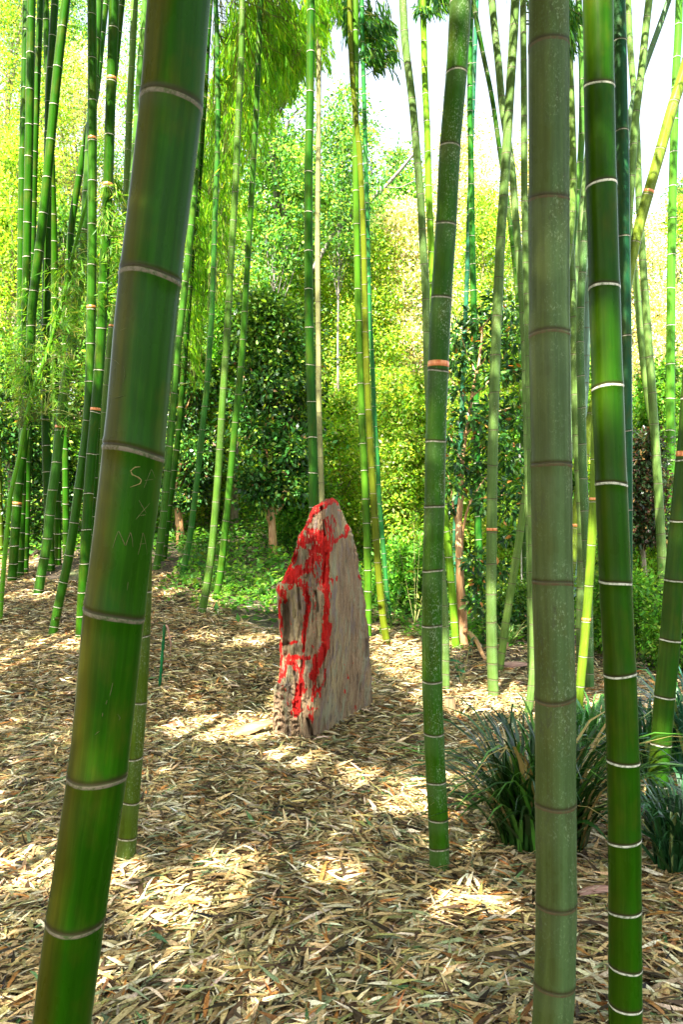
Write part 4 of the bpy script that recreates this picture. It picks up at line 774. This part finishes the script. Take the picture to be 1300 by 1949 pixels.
def petal():
    d = hit(328, 1384); x0 = (328-CX)/F*d; P = []
    root = np.array([x0, d, float(terr(x0, d))+.035])
    th, ph = np.meshgrid(np.linspace(0, 2*math.pi, 17)[:-1], np.linspace(.08, 3.06, 9)); r = .021*(1+.22*np.sin(3*th)*np.sin(ph)+.1*np.sin(5*ph+th))
    V = np.stack([r*np.sin(ph)*np.cos(th)*1.2, r*np.sin(ph)*np.sin(th), r*np.cos(ph)], -1).reshape(-1, 3)
    i = np.arange(8)[:, None]*16; j = np.arange(16)[None]; k = (j+1) % 16; Q = np.stack([i+j, i+16+j, i+16+k, i+k], -1).reshape(-1, 4)
    tag(obj('red_bud', mesh('red_bud', V, Q, M_RED, smooth=True), None, root), 'small crumpled red fallen bud on the sunlit litter left of the stone', 'bud')
petal()
def post():
    d = 10.5; x0 = (1000-CX)/F*d; top_ = HC-(842-CY)/F*d; g_ = float(terr(x0, d)); w2 = .075
    root = thing('garden_post', 'pale stone post glimpsed in the foliage left of the thick grey-green culm', 'post', (x0, d, g_))
    def blk(name, z0, z1, a, b, mat):
        th = np.arange(8)*math.pi/4+math.pi/8; V = []
        for z, r in ((z0, a*.96), (z0+.01, a), (z1-.01, b), (z1, b*.95)): V.append(np.stack([np.cos(th)*r*1.08, np.sin(th)*r*1.08, 0*th+z], -1))
        V = np.concatenate(V); i = np.arange(3)[:, None]*8; j = np.arange(8)[None]; k = (j+1) % 8; Q = np.stack([i+j, i+k, i+8+k, i+8+j], -1).reshape(-1, 4)
        Q = np.vstack([Q, [[24, 25, 26, 27], [24, 27, 28, 31], [28, 29, 30, 31]]]); obj(name, mesh(name, V, Q, mat), root)
    h = top_-g_; blk('shaft', -.1, h-.26, .055, .05, M_PALE); blk('block', h-.26, h-.12, .07, .085, M_PALE); blk('cap', h-.117, h, .085, .06, M_PALE)
post()

# ------------------------------------------------------------------ trees and shrubs
COL = {  # whitest leaf tones in Y and P are sun highlights painted in
 'Y': ([(.22, .37, .03), (.15, .32, .03), (.36, .42, .07), (.08, .22, .025), (.5, .5, .3)], [3, 3, 2, 1.4, .35]),
 'G': ([(.09, .26, .03), (.13, .31, .03), (.05, .16, .02), (.24, .36, .06)], [3, 3, 2, 1.2]),
 'D': ([(.025, .10, .015), (.045, .15, .02), (.02, .07, .015), (.18, .28, .03), (.22, .13, .05)], [3, 3, 2, 1.6, .25]),
 'P': ([(.66, .64, .58), (.38, .48, .18), (.68, .56, .54), (.14, .28, .04)], [3, 2.5, 1.6, 1.6]),
 'T': ([(.09, .26, .05), (.05, .17, .05), (.15, .32, .05), (.26, .36, .10)], [3, 1.5, 2, 1.2]),
 'R': ([(.03, .07, .02), (.07, .035, .02), (.03, .06, .02), (.20, .12, .04)], [3, 2, 2, .6]),
}
def tree(px, top, bot, hw, d, kind, n_leaves, label, name='tree', cat='tree', leaf=.095, trunk=True, trunk_px=None, dens=1., group=None, mat=None, rz=0, bark=None, tr=None, nclump=None, wfac=.5, openness=.0, limbs=()):
    x0 = (px-CX)/F*d; g_ = float(terr(x0, d)); R = hw/F*d
    zt = HC-(top-CY)/F*d; zb = max(HC-(bot-CY)/F*d, g_+.02)
    root = thing(name, label, cat, (x0, d, g_), group); n_leaves = int(n_leaves*(1.7 if name == 'tree' else 1.4)); cz = (zt+zb)/2-g_; H = (zt-zb)/2; Ry = min(R, 2.2)
    nc = nclump or int((90+170*min(1, H*R/6))*(.4 if kind in 'DG' else 1)); u = rng.normal(0, 1, (nc, 3)); u = unit(u)*(rng.random((nc, 1))**.42)
    if openness < .5:
        zz_ = 2*rng.random(nc)-1; an = rng.random(nc)*6.283; rr_ = np.sqrt(rng.random(nc))*np.sqrt(np.clip(1-np.abs(zz_)**3.2*(.95 if name == 'tree' else .8), 0, 1))*(.8+.4*rng.random(nc)); u = np.stack([np.cos(an)*rr_, np.sin(an)*rr_, zz_], -1)
    ctr = u*np.array([R*.86, Ry*.86, H*.88])+np.array([0, 0, cz]); ctr[:, 0] *= 1-.30*np.clip((ctr[:, 2]-cz)/H, 0, 1)
    sz = (.05+.17*rng.random(nc)**1.6)*min(R, H)*(1-openness*.4)+.05
    i = rng.integers(0, nc, n_leaves); off = rng.normal(0, 1, (n_leaves, 3)); off = off*(.75+.5*rng.random((n_leaves, 1)))
    P = ctr[i]+off*sz[i][:, None]*np.array([1.25, 1.2, .8])
    P[:, 2] = np.maximum(P[:, 2], .02+.1*rng.random(n_leaves))
    D = unit(off)+rng.normal(0, .6, (n_leaves, 3)); D[:, 2] -= .25; nn = rng.normal(0, .8, (n_leaves, 3)); nn[:, 2] += .8
    L = leaf*(.6+.6*rng.random(n_leaves)); V, Q = leaves4(P, D, nn, L, L*wfac)
    tone = 1+(.40 if kind in 'DG' else .25)*rng.standard_normal(nc)[i]; col = palette(n_leaves, *COL[kind], .26); col[:, :3] = np.clip(col[:, :3]*np.clip(tone, .35, 2.1)[:, None], .004, .8)
    if kind == 'D':                                  # sunlight on the bush top painted in as lighter green leaves
        top_lit = rng.random(n_leaves) < np.clip((P[:, 2]-cz)/H*.9-.05, 0, .8); col[top_lit, :3] = palette(int(top_lit.sum()), [(.16, .30, .03), (.10, .24, .03)], [1, 1])[:, :3]
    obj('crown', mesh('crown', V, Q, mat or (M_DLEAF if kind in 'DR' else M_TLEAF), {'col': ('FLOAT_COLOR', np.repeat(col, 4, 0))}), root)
    tr = tr or max(.02, .015*(zt-g_)); tx = 0 if trunk_px is None else (trunk_px-px)/F*d
    G = Geo(); K = 9; t = np.linspace(0, 1, K); hh = cz+H*.45
    T = np.stack([tx*(1-t)**1.5+.25*R*.3*np.sin(t*4+px), .06*np.cos(t*5+px), -.15+(hh+.15)*t], -1)
    V, Q = tube(T, tr*(1.25-.95*t)*(1+.25*np.exp(-t*22)), 10); G.add(V, Q)
    for lp, r0 in limbs:
        lp = np.array([[(a-px)/F*d, .35*math.sin(b*.02+a*.01), HC-(b-CY)/F*d-g_] for a, b in lp]); tt_ = np.linspace(0, len(lp)-1, 16); lp = np.stack([np.interp(tt_, np.arange(len(lp)), lp[:, k]) for k in range(3)], -1)
        lp[1:-1] = (lp[:-2]+2*lp[1:-1]+lp[2:])/4; V, Q = tube(lp, np.linspace(r0, r0*.45, 16)/F*d, 8); G.add(V, Q)
    for q in rng.choice(nc, min(nc, 20), False):
        e = ctr[q]; k0 = min(max((e[2]-.35*R)/hh*.8, .15), .9); s = np.array([np.interp(k0, t, T[:, a]) for a in range(3)])
        v = np.linspace(0, 1, 6)[:, None]; mid = s*.45+e*.55+np.array([0, 0, -.10*np.linalg.norm(e-s)])+rng.normal(0, .05*R, 3); Pp = (1-v)**2*s+2*v*(1-v)*mid+v*v*e
        r0 = tr*(.55-.3*k0); V, Q = tube(Pp, np.linspace(r0, r0*.15, 6), 6, False); G.add(V, Q)
    obj('trunk', G.build('trunk', bark or M_BARK), root)
    return root
FAR = 'trees on the slope behind the grove'
tree(20, -160, 930, 150, 22, 'Y', 42000, 'tall yellow green tree filling the top left corner behind the culms', group=FAR)
tree(150, 60, 930, 110, 25, 'P', 26000, 'pale sunlit tree seen between the leaning culms at the upper left', group=FAR)
tree(290, -120, 940, 130, 26, 'G', 30000, 'tall mid green tree hidden mostly by the thick scratched culm', group=FAR)
tree(450, 330, 960, 105, 20, 'Y', 30000, 'bright yellow green tree behind the twin leaning stems', group=FAR)
tree(520, 40, 620, 105, 18.6, 'T', 7500, 'loose bluish green tree with sky holes behind the twin leaning stems', group=FAR, leaf=.12, openness=1., trunk_px=505, tr=.06, bark=M_GREYBARK, limbs=[([(545,480),(538,400),(525,330),(510,260),(500,200),(492,130)], 8), ([(520,330),(480,290),(455,235),(462,190)], 3), ([(530,300),(555,230),(600,190)], 2.5), ([(505,240),(430,225),(395,260)], 2.5)])
tree(600, 330, 985, 95, 21, 'Y', 26000, 'yellow green tree directly above the red stone', group=FAR)
tree(650, 130, 560, 95, 18.3, 'T', 7000, 'thin open crown against the sky beside the three close culms', group=FAR, leaf=.10, openness=1., tr=.03, bark=M_GREYBARK, limbs=[([(598,520),(612,480),(645,425),(690,385),(735,345),(775,300),(800,270)], 5.5), ([(612,418),(650,424),(690,408)], 2.2), ([(700,378),(712,340),(705,300)], 2.2), ([(645,425),(655,350),(640,290),(660,220)], 2.4), ([(735,345),(762,348),(800,330)], 1.8)])
tree(700, 420, 1010, 80, 19, 'Y', 24000, 'yellow green tree behind the three close culms', group=FAR)
tree(752, 262, 900, 85, 24, 'T', 20000, 'pointed bluish green tree under the open sky right of centre', group=FAR, leaf=.13)
tree(778, 360, 960, 100, 20, 'P', 26000, 'pale sunlit tree left of the mottled banded culm', group=FAR)
tree(880, 160, 700, 85, 25, 'P', 14000, 'tall pale sunlit tree right behind the top of the mottled banded culm', group=FAR, leaf=.11, openness=.6)
tree(925, 330, 1000, 80, 22, 'Y', 24000, 'bright yellow tree behind the pale banded culm', group=FAR)
tree(1010, 240, 800, 80, 26, 'P', 14000, 'pale tree behind the upper part of the thick grey-green culm', group=FAR, leaf=.11)
tree(1100, 420, 1000, 90, 24, 'G', 20000, 'mid green tree hidden behind the two thick right hand culms', group=FAR)
tree(1215, 400, 960, 95, 21, 'P', 26000, 'pale speckled sunlit tree between the curving grey green culms at the right', group=FAR)
tree(1290, 340, 900, 60, 23, 'Y', 15000, 'yellow green tree at the right frame edge', group=FAR)
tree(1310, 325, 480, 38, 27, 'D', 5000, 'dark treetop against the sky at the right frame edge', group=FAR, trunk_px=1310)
tree(350, 120, 900, 110, 23, 'Y', 30000, 'bright yellow green tree just right of the thick scratched culm top', group=FAR)
tree(560, 260, 960, 100, 24, 'Y', 30000, 'sunlit tree behind the straight culm that rises behind the stone', group=FAR)
tree(660, 350, 980, 100, 26, 'Y', 26000, 'sunlit tree far behind between the stone culm and the three close culms', group=FAR)
tree(850, 420, 1000, 110, 27, 'Y', 26000, 'sunlit tree far behind the mottled banded culm', group=FAR)
tree(90, -120, 500, 110, 27, 'G', 22000, 'mid green treetop high at the left behind the crossing culms', group=FAR)
MID = 'shrubs at the back edge of the litter'
def shrub(*a, **k): return tree(*a, name='shrub', cat='shrub', group=MID, **k)
shrub(25, 240, 720, 105, 16, 'Y', 20000, 'olive yellow bush high behind the leftmost culms', leaf=.085)
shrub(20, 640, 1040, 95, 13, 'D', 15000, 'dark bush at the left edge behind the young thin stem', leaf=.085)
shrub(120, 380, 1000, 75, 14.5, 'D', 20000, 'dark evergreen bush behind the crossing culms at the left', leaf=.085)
shrub(235, 420, 1020, 85, 14, 'G', 24000, 'green bush just left of the thick scratched culm', leaf=.085)
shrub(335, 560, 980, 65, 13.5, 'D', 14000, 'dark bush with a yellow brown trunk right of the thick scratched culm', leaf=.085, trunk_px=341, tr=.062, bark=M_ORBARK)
shrub(400, 640, 1010, 60, 15, 'Y', 14000, 'small sunlit bush between the thin culm and the twin stems', leaf=.08)
shrub(450, 560, 800, 60, 14.5, 'G', 9000, 'mid green leafy bush top between the twin leaning stems', leaf=.085)
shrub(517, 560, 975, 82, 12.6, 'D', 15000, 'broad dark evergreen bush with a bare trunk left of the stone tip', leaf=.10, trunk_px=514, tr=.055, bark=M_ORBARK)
shrub(572, 760, 1060, 50, 13.5, 'G', 14000, 'green bush behind the left shoulder of the red stone', leaf=.08)
shrub(648, 740, 1060, 62, 15.5, 'Y', 12000, 'fresh green bush behind the tip of the red stone', leaf=.08)
shrub(735, 700, 1060, 80, 17, 'Y', 20000, 'bright bush between the three close culms and the mottled one', leaf=.085)
shrub(790, 700, 1110, 70, 13, 'Y', 20000, 'fresh yellow green bush left of the mottled banded culm at eye level', leaf=.08)
shrub(765, 1040, 1185, 60, 11, 'G', 8000, 'low leafy bush at the back of the litter left of the mottled culm', leaf=.07)
shrub(1060, 560, 1100, 85, 13, 'G', 22000, 'green bush behind the two thick right hand culms', leaf=.08)
shrub(1000, 600, 900, 60, 14, 'Y', 8000, 'sunlit bush top right of the pale banded culm', leaf=.08)
shrub(1228, 820, 1040, 42, 12, 'R', 8000, 'dark reddish bush right of the deep green culm at eye level', leaf=.075)
shrub(1255, 690, 900, 60, 15, 'G', 9000, 'green bush above the reddish one near the right edge', leaf=.085)
shrub(1250, 980, 1160, 70, 13, 'Y', 9000, 'sunny yellow green bush low behind the right edge culm', leaf=.08)
shrub(620, 900, 1090, 110, 17, 'Y', 16000, 'sunny low bushes far behind the stone tip', leaf=.08)
shrub(930, 640, 1100, 95, 15.5, 'Y', 26000, 'bright yellow green bush glowing behind the glossy forked shrub', leaf=.085)
shrub(1130, 700, 1120, 90, 16, 'Y', 22000, 'bright yellow green bush behind the deep green culm', leaf=.085)
shrub(170, 760, 1000, 110, 17, 'Y', 20000, 'sunny bush far behind the crossing culms at eye level', leaf=.085)
shrub(440, 760, 1010, 100, 17.5, 'Y', 22000, 'sunny bush far behind the twin leaning stems at eye level', leaf=.085)
shrub(1180, 1090, 1330, 75, 8.2, 'G', 8500, 'low fresh green bush right of the deep green culm above the grass', leaf=.055)
shrub(1290, 1130, 1400, 50, 7.6, 'G', 5000, 'low green bush cut by the right frame edge', leaf=.055)
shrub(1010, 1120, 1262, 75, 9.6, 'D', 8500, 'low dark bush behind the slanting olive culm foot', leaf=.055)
shrub(970, 960, 1200, 60, 11, 'Y', 8000, 'sunlit bush between the pale banded culm and the slanting one', leaf=.07)
shrub(830, 1020, 1200, 45, 12, 'G', 5000, 'small green bush hidden behind the mottled banded culm', leaf=.07)

# the forked shrub with glossy leaves (camellia-like)
def forked():
    d = hit(884, 1228); s = d/F; x0 = (884-CX)*s; g_ = float(terr(x0, d)); base = np.array([x0, d, g_])
    root = thing('forked_shrub', 'glossy dark leaved shrub with a forked red brown trunk between mottled and pale banded culms', 'shrub', base)
    def P(pts, dy=0): return np.array([[(x-884)*s, dy*math.sin(i*.8), (1228-y)*s] for i, (x, y) in enumerate(pts)])
    G = Geo()
    def limb(pts, r0, r1, dy=.06, seg=10):
        p = P(pts, dy); t = np.linspace(0, len(p)-1, len(p)*5); q = np.stack([np.interp(t, np.arange(len(p)), p[:, k]) for k in range(3)], -1)
        for _ in range(3): q[1:-1] = (q[:-2]+2*q[1:-1]+q[2:])/4
        V, Q = tube(q, np.linspace(r0, r1, len(q))*s, seg); G.add(V, Q)
    limb([(889,1245),(884,1220),(880,1186),(879,1155),(875,1110),(873,1050),(871,1000),(876,950),(879,900),(881,877),(888,822),(896,770),(904,720),(909,700),(914,660),(918,620)], 9, 1.6)
    limb([(886,1200),(887,1160),(884,1110),(880,1060),(880,1010),(885,975),(893,950),(905,930),(925,905)], 5, 1.2, .12)
    limb([(871,1000),(865,965),(862,930),(855,900)], 3, 1, .1); limb([(897,752),(908,742),(928,726),(950,700),(965,660)], 2.6, .8, .1); limb([(893,765),(880,742),(862,716),(850,690)], 2.6, .8, .1)
    limb([(881,877),(868,850),(858,820)], 2.2, .7, .1); limb([(888,822),(910,800),(940,780),(975,770)], 2.2, .7, .1); limb([(906,705),(892,670),(880,630)], 2, .6, .1); limb([(918,620),(940,590),(960,575)], 1.6, .6, .1)
    limb([(893,950),(915,945),(945,940),(975,935)], 2.2, .7, .1); limb([(909,700),(930,670),(975,640)], 1.8, .6, .1)
    obj('trunk', G.build('trunk', M_ORBARK), root)
    tips = [(880,620,30),(915,600,26),(950,580,26),(860,690,26),(900,660,26),(940,650,30),(975,640,26),(870,740,24),(930,710,30),(965,700,28),(850,820,26),(880,790,24),(915,790,26),(960,770,34),(990,790,26),(860,870,26),(930,830,30),(970,860,34),(900,880,22),(855,920,24),(945,910,34),(985,920,28),(915,950,22),(960,960,26),(850,960,18),(900,1060,18),(915,1100,22),(905,1140,20),(955,1010,18),(990,700,24),(985,590,20),(955,1080,16),(890,905,22)]
    V_ = []; n_ = 0
    for (x, y, r) in tips:
        m_ = int(r*5.2); c_ = np.array([(x-884)*s, rng.normal(0, .22), (1228-y)*s]); o_ = unit(rng.normal(0, 1, (m_, 3)))*(rng.random((m_, 1))**.5)*r*s*1.25
        Pp = c_+o_*np.array([1, 1.2, .8]); D = unit(o_)+rng.normal(0, .5, (m_, 3)); D[:, 2] -= .35; nn = rng.normal(0, .5, (m_, 3)); nn[:, 2] += 1
        L = .062+.035*rng.random(m_); V, Q = leaves6(Pp, D, nn, L, L*.42, .12); V_.append(V)
    V = np.concatenate(V_); n_ = len(V)//6; b = np.arange(n_)[:, None]*6; Q = np.stack([b+np.array([[0, 1, 2, 3]]), b+np.array([[0, 3, 4, 5]])], 1).reshape(-1, 4)
    col = palette(n_, [(.022, .085, .015), (.04, .13, .02), (.015, .06, .015), (.12, .22, .03), (.40, .17, .04)], [3, 3, 2, 1, .28])
    obj('crown', mesh('crown', V, Q, M_DLEAF, {'col': ('FLOAT_COLOR', np.repeat(col, 6, 0))}), root)
forked()
def sprig(px, py, label, hpx=110, n_=46, L=.07, cols=([(.02, .10, .05), (.03, .14, .06), (.05, .17, .03)], [3, 2, 1]), name='leafy_sprig', spread=34):
    d = hit(px, py); s = d/F; x0 = (px-CX)*s; base = np.array([x0, d, float(terr(x0, d))]); root = thing(name, label, 'plant', base); G = Geo(); V_ = []
    for k in range(5):
        a = rng.random()*6.28; e = np.array([math.cos(a)*spread*s*.8, math.sin(a)*spread*s*.6, hpx*s*(.55+.45*rng.random())]); t = np.linspace(0, 1, 7)[:, None]; P = t*e*np.array([1, 1, 1])+np.array([0, 0, .02])*np.sin(t*3)
        V, Q = tube(P, np.linspace(.0035, .0015, 7), 5); G.add(V, Q)
        m_ = n_//5; tt = .25+.75*rng.random(m_); Pp = e*tt[:, None]; D = rng.normal(0, 1, (m_, 3)); D[:, 2] = D[:, 2]*.4+.1; nn = rng.normal(0, .3, (m_, 3)); nn[:, 2] += 1; Ls = L*(.7+.5*rng.random(m_)); V, Q = leaves6(Pp, D, nn, Ls, Ls*.38, .12); V_.append(V)
    obj('stem', G.build('stem', M_TWIG), root); V = np.concatenate(V_); q_ = len(V)//6; b = np.arange(q_)[:, None]*6; Q = np.stack([b+np.array([[0, 1, 2, 3]]), b+np.array([[0, 3, 4, 5]])], 1).reshape(-1, 4)
    obj('leaves', mesh('leaves', V, Q, M_DLEAF, {'col': ('FLOAT_COLOR', np.repeat(palette(q_, *cols), 6, 0))}), root)
sprig(880, 1300, 'small dark green leafy sprig by the foot of the mottled banded culm')
sprig(790, 1190, 'upright plant with drooping leaves left of the mottled banded culm', 200, 60, .10, ([(.16, .26, .03), (.09, .2, .03), (.3, .32, .06)], [2, 2, 1]), spread=50)
sprig(745, 1185, 'low fresh plant right behind the foot of the olive brown culm', 90, 50, .07, ([(.10, .26, .03), (.06, .2, .03)], [2, 2]))
sprig(972, 1225, 'small weed in the litter beside the slanting olive culm foot', 50, 60, .06, ([(.08, .2, .04), (.16, .22, .05)], [2, 2]))

# ------------------------------------------------------------------ hanging bamboo foliage in view
BRT = [(.17, .42, .02), (.24, .50, .03), (.10, .30, .02), (.36, .50, .04)]; BW = [3, 3, 2, 1]
region_foliage('M3', [(395, 0, 560, 230, 4), (395, 200, 470, 330, 2), (392, 330, 425, 620, 2.5), (430, 500, 470, 640, .5)], 950, 9, .15, .020, (.3, 3.2), BRT, BW, 1.3, .42, 3.2)
region_foliage('M1', [(345, 330, 420, 560, 3), (345, 540, 400, 760, 3), (380, 120, 430, 330, 1.2)], 600, 9, .14, .018, (.2, 2.2), BRT, BW, 1.3, .42, 3)
region_foliage('M4', [(410, 0, 600, 120, 3), (420, 100, 520, 330, 2)], 800, 9, .15, .020, (.6, 3.2), BRT, BW, 1.3, .42, 3.5)
region_foliage('M5', [(500, 0, 640, 150, 3), (500, 100, 560, 230, 1)], 600, 9, .15, .020, (.6, 3.), BRT, BW, 1.3, .42, 3.5)
DKB = [(.03, .12, .03), (.05, .18, .02), (.12, .28, .02), (.02, .08, .03)]
region_foliage('C5', [(700, 0, 770, 110, 4), (700, 90, 770, 150, 1.6), (712, 130, 755, 178, .7), (600, 0, 720, 60, 3)], 270, 8, .15, .021, (-.3, 1.), DKB, [2, 2, 1.6, 1], 1.5, .36, 2.6)
region_foliage('C7', [(780, 0, 870, 30, 3), (790, 0, 812, 50, 1), (840, 0, 880, 22, 1)], 60, 8, .15, .021, (-.2, .8), DKB, [1, 2, 2, 1], 1.4, .4, 2)
region_foliage('C1', [(600, 0, 660, 60, 2), (560, 0, 592, 40, 1), (598, 20, 625, 80, .6)], 90, 8, .15, .020, (0, 1.6), BRT, BW, 1.4, .4, 2.5)
region_foliage('R8', [(940, 0, 1000, 18, 1.2), (1086, 0, 1100, 110, 3), (1088, 0, 1112, 40, 1)], 80, 7, .12, .016, (.1, .9), DKB, [2, 2, 1, 1], 1.4, .4, 2)
LT = [(.10, .27, .02), (.16, .33, .03), (.07, .19, .02), (.30, .33, .06)]
region_foliage('TH', [(60, 440, 260, 640, 3), (100, 560, 200, 760, 2), (0, 560, 120, 700, 1.6), (20, 780, 90, 830, .5), (90, 790, 190, 830, .8), (130, 440, 230, 560, 2)], 340, 6, .13, .014, (-.5, .5), LT, BW, .5, .75, 2.6)
region_foliage('L9', [(170, 330, 260, 620, 3), (220, 340, 260, 560, 1)], 150, 6, .13, .014, (-.3, .6), LT, BW, .6, .7, 1.6)
region_foliage('L5', [(0, 560, 60, 860, 3), (0, 520, 110, 700, 1), (0, 640, 40, 760, 1)], 130, 6, .13, .014, (-.4, .5), LT, BW, .6, .7, 2)
region_foliage('L6', [(90, 590, 170, 860, 2)], 45, 6, .10, .011, (-.35, .2), LT, BW, .5, .75, 1.4)
